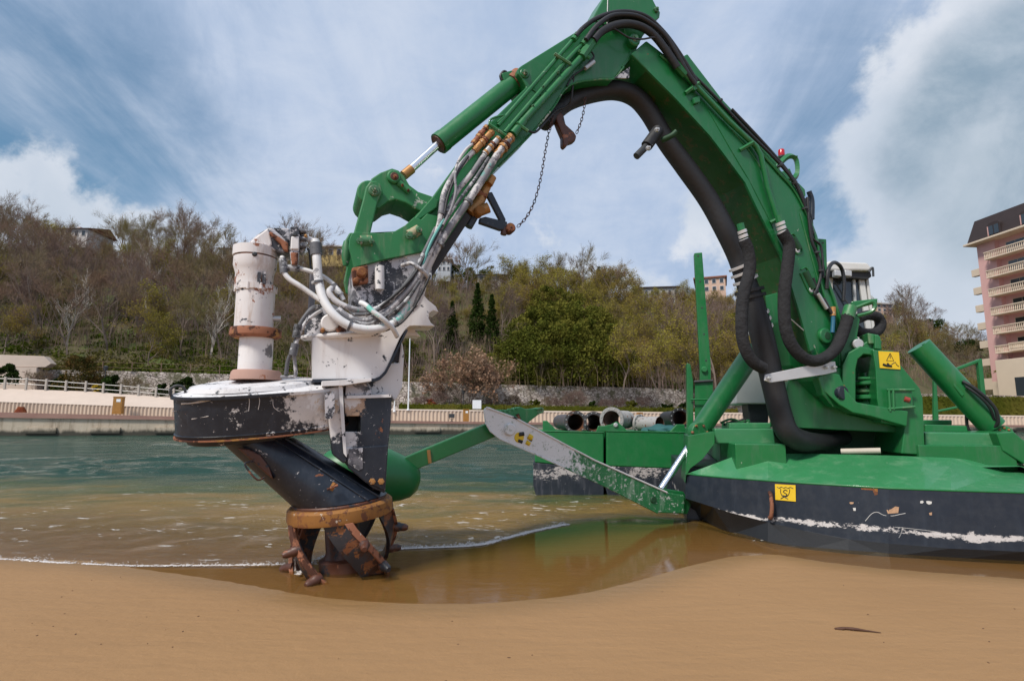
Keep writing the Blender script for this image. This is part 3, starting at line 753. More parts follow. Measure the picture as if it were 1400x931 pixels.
# landmark trees of their own
QT = QP(8.5)
def ground_at(px, py, pl): return pl.p(px, py)
L, T, tips = grow(133, 7.0, .72, 5, .10, trunks=4, kids=(3, 4), twr=.015)
lv = leaves(tips[rng.random(len(tips)) < .30] + rng.normal(0, .12, ((rng.random(0).size), 3)) if False else tips[rng.random(len(tips)) < .33], .17)
make_tree('pinkish', 'bare_tree', m_bark, L, [('crown', T, m_twig2), ('leaves', lv, leaf_mat('dry_leaves', (.34, .19, .12), (.42, .29, .20)))])
plant('pinkish', ground_at(636, 562, QT), 1.55, .6, 'spreading bare tree with dry pinkish leaves against the stone wall, behind the white sign')
L, T, tips = grow(141, 12, .42, 4, .5, kids=(2, 3), first=.25, twr=.03)
make_tree('whitebark', 'bare_tree', m_bark_pale, L, [('crown', T, m_bark_pale)])
def on_hill(px, Yv): x = (px - 700) / 778 * Yv; return Vector((x, Yv, hz(x, Yv) - .2))
plant('whitebark', on_hill(192, 84), .95, 2.2, 'pale barked bare tree with forked white limbs high on the left hillside')
plant('whitebark', on_hill(86, 68), .8, 1.0, 'pale trunk standing low on the left hillside above the dark green bush')
plant('whitebark', on_hill(285, 69), .85, .3, 'slim pale trunk low on the hillside right beside the white pump tower')
plant('cypress', on_hill(617, 82), .82, 0, 'shortest and leftmost of the three dark cypresses on the slope', group=None)
plant('cypress', on_hill(652, 84), 1.12, 1, 'tallest, middle one of the three dark cypresses on the slope')
plant('cypress', on_hill(672, 82), 1.0, 2, 'rightmost of the three dark cypresses on the slope')
plant('conifer', on_hill(822, 124), 1.0, 0, 'single dark conifer poking above the skyline at the middle of the hill')
for px, Yv, s, lb in [(70, 116, .62, 'dark pine on the skyline just left of the white hilltop villa'), (50, 118, .5, 'smaller dark conifer on the far left skyline'), (84, 120, .6, 'dark conifer behind the roof of the white hilltop villa')]:
    plant('conifer', on_hill(px, Yv), s, px, lb)
plant('pine', on_hill(1280, 140), 1.0, 0, 'flat topped dark pine on the skyline left of the pink hotel')
plant('pine', on_hill(1330, 128), .9, 1, 'dark pine close against the left side of the pink hotel')
for px, s, lb in [(622, .7, 'round green tree beside the grey hilltop house by the boom'), (640, .65, 'second green tree right of the grey hilltop house'), (668, .75, 'dark green tree beside the low white hilltop house')]:
    plant('ever%d' % (px % 3), on_hill(px, 121), s, px, lb)
# big evergreen clump in the middle of the slope
random.seed(21)
ev = [(715, 70, .95), (742, 69, 1.05), (770, 71, 1.1), (800, 69, 1.1), (828, 70, 1.05), (846, 72, .85), (735, 77, 1.15), (762, 80, 1.2), (795, 79, 1.2), (820, 81, 1.05), (700, 76, .8), (775, 90, 1.1), (745, 92, 1.0), (690, 70, .7)]
for px, Yv, s in ev: plant('ever%d' % random.randrange(3), on_hill(px, Yv), s, random.random() * 6, 'dense olive green evergreen in the big clump above the middle of the stone wall', group='evergreens in the clump above the stone wall')
# the wood: bare trees to the left and in the far right, budding ones to the centre
placed = 0; spots = []
occupied = [(652, 84), (617, 82), (672, 82)]
row_Y = [68, 73, 78, 84, 90, 97, 104, 112, 120, 127]
for ri, Yv in enumerate(row_Y):
    q = -240 + random.random() * 20
    while q < 1345:
        step = 0.78 * 778 / Yv * random.uniform(4.2, 7.0) * (1.0 if q < 560 or q > 1130 else .72); q += step
        Y2 = Yv + random.uniform(-3, 3)
        if q > 1120: Y2 = Yv + (30 * min(1, (q - 1120) / 150)) * (1 if Yv < 110 else .6)
        if q < -200 or q > 1350: continue
        if 690 < q < 850 and Y2 < 86: continue
        if any(abs(q - a) < 17 and Y2 < b_ + 4 for a, b_ in occupied): continue
        if 560 < q < 720 and Y2 < 72: continue
        if q > 1345 - 0 and Y2 < 95: continue
        spots.append((q, Y2))
# trees wholly hidden behind the boom foot and deck are left out
ZQ = [0, 60, 130, 240, 325, 420, 560, 690, 860, 950, 1050, 1200]
ZN = ['at the far left edge', 'left of the hilltop villa', 'below the white hilltop villa', 'around the pale forked tree', 'left of the white pump tower', 'behind the white pump tower', 'behind the pump head hoses',
      'around the three cypresses', 'around the evergreen clump', 'left of the ladder post', 'between ladder post and boom', 'behind the boom foot', 'between turret and pink hotel']
for q, Yv in spots:
    warm = np.interp(q, [-240, 420, 560, 700, 1000, 1150, 1300], [.10, .16, .16, .80, .88, .6, .22]) * (1.0 if Yv > 80 else .75)
    r_ = random.random()
    lb = None
    zn = ZN[int(np.searchsorted(ZQ, q))]; hn = 'low on the slope' if Yv < 82 else 'halfway up the slope' if Yv < 104 else 'high by the skyline'
    if r_ < warm: key, lb, gp, sc_ = 'olive%d' % random.randrange(3), 'yellow green budding tree %s %s' % (hn, zn), 'budding trees on the wooded slope', random.uniform(.75, 1.1)
    elif r_ < warm + .05: key, lb, gp, sc_ = 'ever%d' % random.randrange(3), 'small leafy green tree %s %s' % (hn, zn), 'green trees scattered through the wood', random.uniform(.45, .65)
    else: key, lb, gp, sc_ = 'bare%d' % random.randrange(5), 'leafless grey brown tree %s %s' % (hn, zn), 'leafless trees on the wooded slope', random.uniform(.72, 1.12)
    if Yv > 90 and any(a_ - 8 < q < b2_ + 8 for a_, b2_ in ((70, 132), (300, 352), (424, 480), (594, 620), (648, 688), (874, 932), (958, 1002), (1188, 1220))): sc_ *= .5
    sc_ *= float(np.interp(q, [-240, 500, 620, 1100, 1340], [.98, .98, .98, .98, .62]))
    plant(key, on_hill(q, Yv), sc_, random.random() * 6.28, lb, group=gp)
# undergrowth mass under the trees
n = 3600; C = []
for k in range(n):
    q = random.uniform(-330, 1420); Yv = float(wallY(q)) + .8 + 64 * random.random() ** 1.7
    if q > 1150: Yv += (q - 1150) / 200 * 32
    p = on_hill(q, Yv); rr = random.uniform(.5, 1.5)
    m_n = 46; v = rng.normal(size=(m_n, 3)); v /= np.linalg.norm(v, axis=1)[:, None]; v[:, 2] = np.abs(v[:, 2])
    C.append(np.array(p) + v * rr * rng.uniform(.5, 1.1, (m_n, 1)) * np.array([1.2, 1.2, .9]))
me = cloud_mesh('undergrowth', leaves(np.concatenate(C), .30), m_under); o = bpy.data.objects.new('undergrowth', me); LINK(o); tag(o, kind='stuff')
# brushwood: upright leafless scrub between the trees
n = 42000; q = rng.uniform(-330, 1420, n); Yv = 66 + 66 * rng.random(n) ** .8 + np.clip(q - 1150, 0, 400) / 200 * 30
x = (q - 700) / 778 * Yv; z0 = hill_z(q, Yv); b0 = np.stack([x, Yv, z0], 1); dv = rng.normal(0, .35, (n, 3)); dv[:, 2] = rng.uniform(1.2, 3.6, n)
sd = rng.normal(0, 1, (n, 3)); sd[:, 2] = 0; sd /= np.linalg.norm(sd, axis=1)[:, None]; sd *= .03
tr1 = np.stack([b0 - sd, b0 + sd, b0 + dv], 1); b2 = b0 + dv * .45; dv2 = dv * .6 + rng.normal(0, .45, (n, 3)); tr2 = np.stack([b2 - sd, b2 + sd, b2 + dv2], 1)
me = cloud_mesh('brushwood', np.concatenate([tr1, tr2]), m_twig); o = bpy.data.objects.new('brushwood', me); LINK(o); tag(o, kind='stuff')
# shrubs along the promenade
Q6 = QP(6.8); Q8 = QP(9.2)
for px, yb, yt, key, lb, pl in [
    (107, 541, 488, 'bigbush', 'large rounded dark green and russet bush behind the railing', Q8), (81, 538, 511, 'shrub_green', 'green bush to the left of the large rounded bush', Q8),
    (133, 538, 524, 'shrub_yellow', 'small bright yellow flowering bush by the lamp post', Q6), (152, 541, 511, 'shrub_green', 'clipped dome shaped green bush right of the yellow bush', Q6),
    (180, 541, 508, 'bush_bare', 'dark leafless bush in front of the stone wall', Q6), (221, 543, 523, 'shrub_green', 'small conical clipped bush left of the black drum', Q6),
    (50, 536, 498, 'bush_bare', 'reddish leafless bush below the pale garden wall', Q8), (6, 528, 496, 'shrub_green', 'small dark conifer at the left edge above the railing', Q6), (251, 546, 514, 'shrub_green', 'small green bush behind the left end of the black drum', Q6),
    (588, 560, 543, 'shrub_red', 'small russet bush against the stone wall behind the hedge', Q8), (600, 558, 528, 'bush_bare', 'climbing leafless bush on the stone wall near the russet bush', Q8),
    (731, 560, 545, 'shrub_olive', 'round clipped ball bush just above the hedge behind the stabiliser tip', Q6), (785, 562, 524, 'bush_bare', 'ivy covered slim tree rising against the middle of the stone wall', Q8),
    (811, 562, 547, 'shrub_green', 'small cone bush behind the hedge above the middle pipe', Q6), (863, 563, 546, 'shrub_olive', 'low green bush behind the hedge right of the cone bush', Q6),
    (908, 565, 551, 'shrub_green', 'left one of two small cone bushes behind the hedge', Q6), (917, 565, 552, 'shrub_green', 'right one of two small cone bushes behind the hedge', Q6),
    (936, 565, 549, 'shrub_green', 'small cone bush behind the hedge just left of the green ladder post', Q6),
    (980, 556, 500, 'bush_bare', 'bush with red spring twigs behind the ladder post', Q8)]:
    a = pl.p(px, yb); h = (pl.p(px, yt) - a).length
    Hn = {'bigbush': 4.1, 'bush_bare': 2.9}.get(key, 1.35)
    plant(key, a, h / Hn, px, lb, cat='bush', name='bush', sz=h / Hn * (1.0 if key != 'ever1' else 1.0))
for k, px in enumerate([268, 300, 420, 455, 575, 672, 700, 752, 768, 828, 848, 880, 960]):
    a = Q8.p(px, 561); plant('bush_bare', a, random.uniform(.55, .95), k, 'leafless climber against the stone wall behind the hedge', cat='bush', name='bush', group='leafless climbers on the stone wall')
# fence above the retaining wall
QF = QP(11.3)
fen = thing('wire_fence', 'low rusty wire fence along the top of the stone retaining wall', 'fence', QF.p(200, 505))
m_rusty = simple('rusty_fence', (.16, .10, .07), .9, .3, 3)
for px in list(range(-100, 540, 40)) + list(range(560, 1010, 30)):
    yb = interp_row(QF, wt, px); bm = B(); add_box(bm, yb + Vector((0, 0, .45)), (.07, .07, 1.1)); obj('fence_post', bm, m_rusty, fen)
for dz in (.35, .9):
    bm = B(); add_tube(bm, [interp_row(QF, wt, px) + Vector((0, 0, dz)) for px in range(-100, 1011, 60)], .02, 4, 1, smooth=False); obj('wire', bm, m_rusty, fen)
# ------------------------------------------------------------------ buildings
m_pink = simple('pink_render', (.62, .36, .33), .85, .08, .5, bump=.1, bscale=3)
m_cream = simple('cream_render', (.62, .50, .38), .8, .08, .6, bump=.1, bscale=3)
m_roof = simple('dark_roof_tiles', (.032, .020, .019), .7, .25, .8, bump=.5, bscale=6)
m_glass, t = mat('window_glass'); finish(t, (.03, .04, .05), .08, 0, spec=.8)
m_redroof = simple('red_roof_tiles', (.26, .10, .06), .85, .25, 1)
m_wbld = simple('white_render', (.56, .52, .50), .85, .08, .5)
D0 = 90.0; cor = atY(1345, 420, D0)
HP = Pl(cor, (.115, -.993, 0))
hotel = thing('hotel', 'tall pink hotel with dark mansard roof and rows of cream balconies at the right edge', 'building', Vector((cor.x, cor.y, 4.6)))
e, nn_ = HP.e, HP.n
zroof = HP.p(1345, 333).z; z_eave = atY(1345, 336, D0).z; zt = atY(1345, 304, D0).z
Lw = 26
def hbox(bm, u0, u1, v0, v1, z0, z1):     # u along the face towards the camera, v outwards
    pts = [cor + e * u0 + nn_ * v0, cor + e * u1 + nn_ * v0, cor + e * u1 + nn_ * v1, cor + e * u0 + nn_ * v1]
    add_prism(bm, [Vector((p.x, p.y, z0)) for p in pts], (0, 0, z1 - z0))
# solid wall with recessed bays: back wall, piers and bay floors
zf = [atY(1345, y_, D0).z for y_ in (520, 484.5, 459, 434, 409, 384.5, 360)]   # balcony floor levels, bottom up
bm = B(); hbox(bm, 0, Lw, -14, -.8, 3.5, z_eave); obj('wall', bm, m_pink, hotel)
bm = B(); hbox(bm, -.02, 3.0, -.8, 0, 7.4, z_eave - .02); obj('corner_pier', bm, m_pink, hotel)
bm = B(); hbox(bm, 8.0, 10.2, -.8, 0, 7.4, z_eave - .02); obj('pier', bm, m_pink, hotel)
bm = B(); hbox(bm, 15.2, 17, -.8, 0, 7.4, z_eave - .02); obj('pier', bm, m_pink, hotel)
bm = B(); hbox(bm, -.05, 5, -1.6, .05, 3.5, 7.4); obj('plinth', bm, m_cream, hotel)
bm = B()
for k, zz_ in enumerate(zf[1:]): hbox(bm, 3.0, Lw, -.82, -.01, zz_ - .25, zz_ - .02)
obj('floor_slab', bm, m_pink, hotel)
Hf = zf[2] - zf[1]
def balcony(u0, u1, zb, v=1.3):
    bm = B(); hbox(bm, u0, u1, -.1, v, zb - .2, zb); s = obj('balcony', bm, m_cream, hotel, bevel=.03)
    bm = B(); hbox(bm, u0, u1, v - .16, v + .03, zb + .92, zb + 1.06); hbox(bm, u0, u0 + .16, 0, v - .16, zb + .92, zb + 1.06)
    obj('balcony_rail', bm, m_cream, s)
    bm = B(); n = int((u1 - u0) / .3)
    for i in range(n + 1):
        u = u0 + .08 + (u1 - u0 - .16) * i / n; p = cor + e * u + nn_ * (v - .08)
        add_lathe(bm, (p.x, p.y, zb), (0, 0, 1), [(0, .07), (.15, .06), (.35, .09), (.6, .05), (.92, .07)], 5)
    for i in range(4):
        p = cor + e * (u0 + .08) + nn_ * (v * i / 4); add_lathe(bm, (p.x, p.y, zb), (0, 0, 1), [(0, .07), (.15, .06), (.35, .09), (.6, .05), (.92, .07)], 5)
    b_ = obj('balusters', bm, m_cream, s); b_['kind'] = 'stuff'
def window(u0, u1, zb, zh, v=-.78):
    bm = B(); hbox(bm, u0 - .12, u1 + .12, v - .02, v + .06, zb, zb + zh + .1); s = obj('window', bm, m_cream, hotel)
    for a, b_ in ((u0, (u0 + u1) / 2 - .04), ((u0 + u1) / 2 + .04, u1)):
        bm = B(); hbox(bm, a, b_, v + .03, v + .09, zb + .08, zb + zh); obj('pane', bm, m_glass, s)
for k, zb in enumerate(zf[1:]):
    u0 = 2.2
    if k == 0: balcony(2.2, 7.2, zb); balcony(5.0, 14, zb + .05, 1.9)
    else: balcony(u0, 14.8, zb)
    window(4.2, 7.0, zb + .02, 2.1); window(11, 13.5, zb + .02, 2.1)
balcony(2.6, 6.6, zf[0]); window(4.4, 5.6, zf[0] + .02, 2.2)
bm = B(); hbox(bm, 3.2, 12, 1.2, 2.6, 3.5, 10.4); obj('porch', bm, m_cream, hotel, bevel=.05)
bm = B(); hbox(bm, 6, 7.4, 1.1, 2.7, 3.5, 7.6); obj('porch_opening', bm, m_glass, hotel)
for k in range(6):        # small balconies on the far side show past the corner
    zb = [atY(1340, y_, D0 + 2).z for y_ in (378.5, 403, 427, 451, 476, 500)][k]; zb -= 0
    bm = B(); hbox(bm, -1.9, -.02, -1.2, -.45, zb - .1, zb + 1.05); s = obj('side_balcony', bm, m_cream, hotel, bevel=.04)
bm = B(); hbox(bm, -1.9, -.02, -1.2, -.45, 6.2, 8.0); obj('side_balcony', bm, m_cream, hotel)
bm = B(); hbox(bm, -1.0, Lw, -15, 1.5, z_eave, z_eave + .32); obj('cornice', bm, m_cream, hotel, bevel=.06)
bm = B()
lo = [cor + e * -.6 + nn_ * 1.1, cor + e * Lw + nn_ * 1.1, cor + e * Lw - nn_ * 14.6, cor + e * -.6 - nn_ * 14.6]
hi = [cor + e * .3 + nn_ * .2, cor + e * (Lw - 1) + nn_ * .2, cor + e * (Lw - 1) - nn_ * 13.7, cor + e * .3 - nn_ * 13.7]
a = [bm.verts.new((p.x, p.y, z_eave + .33)) for p in lo]; b_ = [bm.verts.new((p.x, p.y, zt)) for p in hi]
bm.faces.new(a[::-1]); bm.faces.new(b_)
for i in range(4): bm.faces.new((a[i], a[(i + 1) % 4], b_[(i + 1) % 4], b_[i]))
obj('mansard_roof', bm, m_roof, hotel)
for u in (4.2, 9.4, 14.6):
    bm = B(); z0 = z_eave + .5
    pts = [(-1.1, 0), (1.1, 0), (1.1, 1.5)] + [(1.1 * math.cos(q), 1.5 + .55 * math.sin(q)) for q in [math.pi * i / 8 for i in range(1, 8)]] + [(-1.1, 1.5)]
    add_prism(bm, [Vector((*(cor + e * (u + a_) + nn_ * 1.15).xy, z0 + h)) for a_, h in pts], -nn_ * 1.6); s = obj('dormer', bm, m_roof, hotel)
    for du in (-.45, .45):
        bm = B(); hbox(bm, u + du - .36, u + du + .36, 1.1, 1.2, z0 + .1, z0 + 1.5); obj('pane', bm, m_glass, s)
    bm = B(); hbox(bm, u - 1.0, u - .88, 1.1, 1.22, z0, z0 + 1.5); obj('jamb', bm, m_pink, s)
# potted palm on the lowest balcony
pc = cor + e * 2.4 + nn_ * .9
t_ = thing('potted_palm', 'small potted palm on the lowest hotel balcony', 'plant', (pc.x, pc.y, zf[0]))
bm = B(); add_lathe(bm, (pc.x, pc.y, zf[0]), (0, 0, 1), [(0, .2), (.45, .3), (.45, .25)], 10); obj('pot', bm, m_cream, t_)
bm = B()
for k in range(16):
    q = k * .8; dv = Vector((math.cos(q), math.sin(q), 0)); p0 = Vector((pc.x, pc.y, zf[0] + .6))
    pts = [p0, p0 + dv * .5 + Vector((0, 0, .7)), p0 + dv * 1.0 + Vector((0, 0, .6 + .3 * math.sin(k)))]
    add_tube(bm, pts, [.03, .09, .01], 4, 3)
obj('fronds', bm, m_hedge, t_)

def house(name, label, px0, px1, yt, yb, Yv, dep, wall, roofm, roof='flat', rows=1, cols=3, rh=1.5, rz=0.0):
    a, b_ = atY(px0, yb, Yv), atY(px1, yt, Yv); wd = b_.x - a.x; h = b_.z - a.z
    t_ = thing(name, label, 'building', ((a.x + b_.x) / 2, Yv + dep / 2, a.z - 2), rz)
    bm = B(); add_box(bm, (0, 0, h / 2 + 1), (wd, dep, h + 2)); obj('wall', bm, wall, t_, local=True)
    if roof == 'flat':
        bm = B(); add_box(bm, (0, 0, h + 2.15), (wd + .8, dep + .8, .3)); obj('roof', bm, roofm, t_, local=True)
    else:
        bm = B(); add_prism(bm, [(-wd / 2 - .6, -dep / 2 - .6, h + 2), (-wd / 2 - .6, dep / 2 + .6, h + 2), (-wd / 2 + wd * .12, 0, h + 2 + rh)], (wd + 1.2, 0, 0)); r_ = obj('roof', bm, roofm, t_, local=True)
        bm = B(); add_box(bm, (-wd * .3, 0, h + 2 + rh * .8), (.7, .7, 1.6)); obj('chimney', bm, wall, r_, local=True)
    for i in range(rows):
        for j in range(cols):
            zc = 2 + h * (i + .55) / rows; xc = -wd / 2 + wd * (j + .5) / cols; ww, wh = wd / cols * .45, h / rows * .5
            bm = B(); add_box(bm, (xc, -dep / 2 - .02, zc), (ww + .2, .12, wh + .2)); s = obj('window', bm, m_wbld, t_, local=True)
            bm = B(); add_box(bm, (xc, -dep / 2 - .06, zc), (ww, .1, wh)); obj('pane', bm, m_glass, s, local=True)
    return t_
house('hilltop_villa', 'white hilltop villa with red tiled roof on the far left skyline', 80, 120, 313, 326, 118, 8, m_wbld, m_redroof, 'gable', 1, 4, 1.2)
house('hilltop_house', 'dark roofed house on the skyline behind the top of the white pump tower', 300, 352, 340, 352, 116, 8, m_wbld, m_redroof, 'gable', 1, 3, .9)
m_ochre = simple('ochre_render', (.50, .36, .14), .85, .15, .5)
house('hilltop_house', 'low ochre building with grey roof seen left of the green tool bracket', 424, 492, 338, 352, 116, 8, m_ochre, m_wbld, 'flat', 1, 6)
house('hilltop_house', 'small grey house on the skyline right of the sloping stick', 598, 616, 355, 372, 118, 7, simple('pale_grey_render', (.42, .44, .47), .8), m_wbld, 'flat', 2, 3)
house('hilltop_house', 'low white house with a shallow roof between green trees on the skyline', 652, 686, 376, 386, 120, 7, m_wbld, m_roof, 'gable', 1, 3, .8)
house('hilltop_house', 'long low grey flat roofed building near the top of the green ladder post', 876, 930, 394, 408, 124, 9, simple('grey_render', (.42, .42, .42), .8), m_roof, 'flat', 1, 7, rz=-.12)
m_peach = simple('peach_render', (.56, .38, .29), .85, .1, .5)
apt = house('apartment_block', 'peach coloured apartment block on the hilltop right of the green ladder post', 962, 1000, 380, 400, 126, 9, m_peach, m_redroof, 'flat', 2, 4, rz=-.35)
house('apartment_block', 'pink and white apartment block on the skyline right of the operator cab', 1192, 1216, 416, 432, 124, 9, m_peach, m_wbld, 'flat', 3, 3, rz=.2)
# ------------------------------------------------------------------ the dredger
A = Pl((-1.58, 5.25, 0), (.939, .344, 0))          # plane of boom, stick and pump head
m_green = paint('green_paint', GREEN, .38, .26, chips=[((.30, .34, .26), 11, .72), (RUST, 5, .74)], dirt=(.060, .150, .075), dirt_amt=.6, coat=.15)
m_gworn = paint('green_paint_worn', (.018, .17, .05), .5, .25, chips=[((.42, .45, .38), 6, .64), (LRUST, 4, .72)], dirt=(.26, .26, .18), dirt_amt=.55)
m_gdeck = paint('green_paint_deck', (.035, .20, .075), .40, .2, chips=[((.40, .45, .32), 5, .72)], dirt=(.16, .30, .17), dirt_amt=.5, streak=False, coat=.2)
m_under_green = paint('mossy_shaded_green', (.010, .075, .012), .5, .35, chips=[((.06, .07, .02), 9, .58), ((.20, .20, .14), 20, .70)], dirt=(.030, .055, .012), dirt_amt=.7)  # moss and grime, darkened further for the shade under the boom
m_gdark = simple('green_paint_shaded', (.008, .055, .018), .6, .4, 3)  # dark green: shade of turret interior and recesses painted in
m_black = simple('black_rubber', (.016, .016, .018), .55, .3, 5, bump=.4, bscale=25)
m_sleeve, t = mat('hose_sleeve')
g = t.n('ShaderNodeNewGeometry').outputs['Position']
c = t.mix(t.noise(g, 6, 6, .7), (.016, .016, .018), (.045, .044, .046))
finish(t, c, .9, 0, t.m('ADD', t.m('MULTIPLY', t.noise(g, 16, 4, .6), 1.0), t.m('MULTIPLY', t.noise(g, 220, 2), .15)), .9, .03, spec=.2)
wh = [(A.p(435, 545, .3), .30, (.62, .57, .54), 1.0), (A.p(452, 525, .3), .28, WHITE, 1.0), (A.p(452, 560, .4), .12, (.55, .34, .16), .8), (A.p(452, 580, .4), .16, WHITE, .9)]
m_navy = paint('navy_paint', NAVY, .36, .3, chips=[((.50, .47, .46), 7, .655), ((.45, .40, .38), 30, .68), (LRUST, 3.1, .70)], dirt=(.035, .042, .060), dirt_amt=.6, spots=wh)
m_navy2 = paint('navy_paint_lower', NAVY, .34, .3, chips=[((.50, .47, .46), 8, .68), ((.45, .42, .42), 32, .68), (RUST, 4, .70)], dirt=(.045, .05, .065), dirt_amt=.5,
                spots=[(A.p(463, 600, .3), .17, WHITE, .85), (A.p(482, 555, .35), .13, (.5, .33, .22), .9), (A.p(480, 545, .35), .1, WHITE, .8)])
m_wpaint = paint('chipped_white_paint', WHITE, .5, .06, chips=[((.03, .035, .045), 7, .64), ((.03, .035, .045), 24, .72)], dirt=(.48, .40, .36), dirt_amt=.5,
                 spots=[(A.p(500, 462, .4), .10, (.035, .035, .04), .75), (A.p(530, 463, .4), .09, (.035, .035, .04), .8), (A.p(440, 508, .4), .07, (.2, .2, .22), .7), (A.p(374, 480, .1), .08, (.03, .03, .04), .8)])
m_tower = paint('white_paint_rusty', (.70, .66, .65), .5, .06, chips=[((.04, .04, .05), 9, .64), (LRUST, 5, .63)], dirt=(.40, .27, .19), dirt_amt=.8)
m_mix = paint('black_white_overspray', (.035, .036, .045), .5, .3, chips=[((.50, .48, .50), 5.0, .50), ((.6, .58, .58), 28, .60)], dirt=(.4, .38, .4), dirt_amt=.6, streak=False)
m_rust = paint('rust', LRUST, .8, .35, chips=[(DRUST, 5, .51), ((.40, .19, .05), 4, .60), ((.5, .42, .34), 14, .70)], dirt=DRUST, dirt_amt=.6, bstr=.6)
m_rustd = paint('dark_wet_rust', (.085, .028, .014), .45, .4, chips=[(LRUST, 5, .64), ((.02, .02, .025), 3, .55)], dirt=DRUST, dirt_amt=.6, bstr=.5)
m_ornrust = paint('orange_rust', (.27, .112, .020), .75, .4, chips=[((.13, .045, .018), 6, .55), ((.20, .07, .02), 2.2, .54), ((.5, .42, .34), 12, .68)], dirt=(.16, .06, .02), dirt_amt=.6, bstr=.5)
m_brass = paint('brass_fitting', (.42, .21, .07), .45, .25, chips=[((.10, .05, .03), 10, .62), ((.5, .45, .4), 9, .68)], metallic=.35)
m_hose = paint('chalky_grey_hose', (.20, .195, .21), .65, .35, chips=[((.52, .50, .50), 4, .50), ((.10, .10, .11), 14, .60), ((.10, .28, .26), 2.2, .64)], dirt=(.5, .48, .47), dirt_amt=.6)
m_hosed = paint('dark_grey_hose', (.10, .10, .11), .6, .3, chips=[((.42, .42, .43), 7, .55), ((.03, .03, .03), 9, .62)])
m_hosew = paint('white_hose', (.66, .65, .65), .55, .08, chips=[((.20, .55, .47), 2.6, .60), ((.25, .24, .25), 9, .66)], dirt=(.4, .38, .37), dirt_amt=.5)
m_chrome, t = mat('chrome_rod'); finish(t, (.78, .80, .84), .24, 1.0)
m_steel = simple('bare_steel', (.50, .50, .50), .4, .15, 6, metallic=.4)
m_alu = simple('pale_strap', (.62, .60, .60), .4, .1, 4, metallic=.15)
m_yel = simple('yellow_sticker', (.72, .47, .015), .45, .06, 6)
m_ink = simple('black_ink', (.015, .015, .015), .5, .1, 5)
m_bolt = paint('green_bolt', (.05, .15, .07), .5, .3, chips=[((.32, .28, .2), 20, .56)])
m_cream2 = simple('off_white_box', (.66, .65, .62), .5, .06, 3)
m_redlamp = simple('red_lens', (.45, .01, .02), .2, .1, 5)
m_sand_g = paint('dirty_pin_plate', (.05, .17, .07), .6, .3, chips=[((.34, .30, .18), 9, .52)])

dr = thing('dredger', 'large green dredger with arched boom, white pump head and rusty cutter at the beach edge', 'dredger', (3.6, 7.6, 0))
def Pz(name, pts, v, t_, m_, parent=dr, pl=A, bevel=.012, smooth=None):
    bm = B(); pl.prism(bm, pts, v, t_); return obj(name, bm, m_, parent, bevel, smooth)
def Tb(name, pts, r, m_, parent=dr, pl=A, v=.3, seg=10, k=5, straight=False, sm=50):
    """tube through image points; pts (px,py) or (px,py,v)"""
    P = [pl.p(q[0], q[1], q[2] if len(q) > 2 else v) for q in pts]
    mp = pl.mpp(pts[0][0], pts[0][1], v); bm = B()
    rr = [x * mp for x in r] if isinstance(r, (list, tuple)) else r * mp
    add_tube(bm, P, rr, seg, k, smooth=not straight); return obj(name, bm, m_, parent, 0, sm)
def Disc(name, px, py, r, v0, v1, m_, parent=dr, pl=A, seg=20, rim=None):
    """short cylinder on the plane normal between offsets v0<v1; r in px"""
    c0 = pl.p(px, py, v1); R_ = r * pl.mpp(px, py, v1); bm = B(); L = v1 - v0; b = min(.012, L * .3)
    add_lathe(bm, c0 - pl.n * L, pl.n, [(0, R_), (L - b, R_), (L, R_ - b)], seg); return obj(name, bm, m_, parent, 0, 35)
def Bolt(px, py, r, v, m_=None, parent=dr, pl=A):
    c0 = pl.p(px, py, v); R_ = r * pl.mpp(px, py, v); bm = B()
    add_lathe(bm, c0 - pl.n * .01, pl.n, [(0, R_), (.022, R_), (.028, R_ * .9)], 6); add_lathe(bm, c0, pl.n, [(0, R_ * .45), (.04, R_ * .42)], 10)
    return obj('bolt', bm, m_ or m_bolt, parent)
def vert(px, py0, prof, name, m_, parent=dr, pl=A, v=0.0, seg=28, ax=None):
    """lathe about a near vertical axis: prof [(py, r_px)] from top to bottom"""
    mp = pl.mpp(px, py0, v); top = pl.p(px, prof[0][0], v); axis = ax or Vector((0, 0, -1)); bm = B()
    add_lathe(bm, top, axis, [((y_ - prof[0][0]) * mp * 1.01, r * mp) for y_, r in prof], seg); return obj(name, bm, m_, parent, 0, 35)

# --- boom
boomN = [(863, 74), (884, 56), (905, 72), (936, 97), (985, 142), (1035, 196), (1066, 231), (1088, 256), (1106, 290), (1118, 322), (1130, 370), (1143, 406), (1153, 440),
         (1160, 480), (1160, 520), (1150, 545), (1135, 541), (1122, 520), (1108, 480), (1094, 430), (1082, 390), (1068, 350), (1052, 318), (1034, 282), (1019, 250), (996, 219), (971, 186), (924, 135), (885, 96)]
boom = Pz('boom', boomN, .25, .50, m_green, bevel=.014)
top = [(905, 72), (936, 97), (985, 142), (1035, 196), (1066, 231), (1088, 256), (1106, 290), (1118, 322), (1130, 370), (1143, 406), (1153, 440)]
Tb('edge_flange', [(x - 3, y_ + 4) for x, y_ in top], 1.6, m_green, boom, v=.262, seg=6)
low = [(885, 96), (924, 135), (971, 186), (996, 219), (1019, 250), (1034, 282), (1052, 318), (1068, 350), (1082, 390), (1094, 430), (1108, 480)]
bm = B()
for q in range(len(low) - 1):       # lower flange lip standing proud of the web
    A.prism(bm, [low[q], low[q + 1], (low[q + 1][0] + 5, low[q + 1][1] - 3), (low[q][0] + 5, low[q][1] - 3)], .272, .03)
obj('lower_flange', bm, m_green, boom)
bm = B()                      # underside plate of the boom, grime plus painted-in shade, 4 mm proud of it
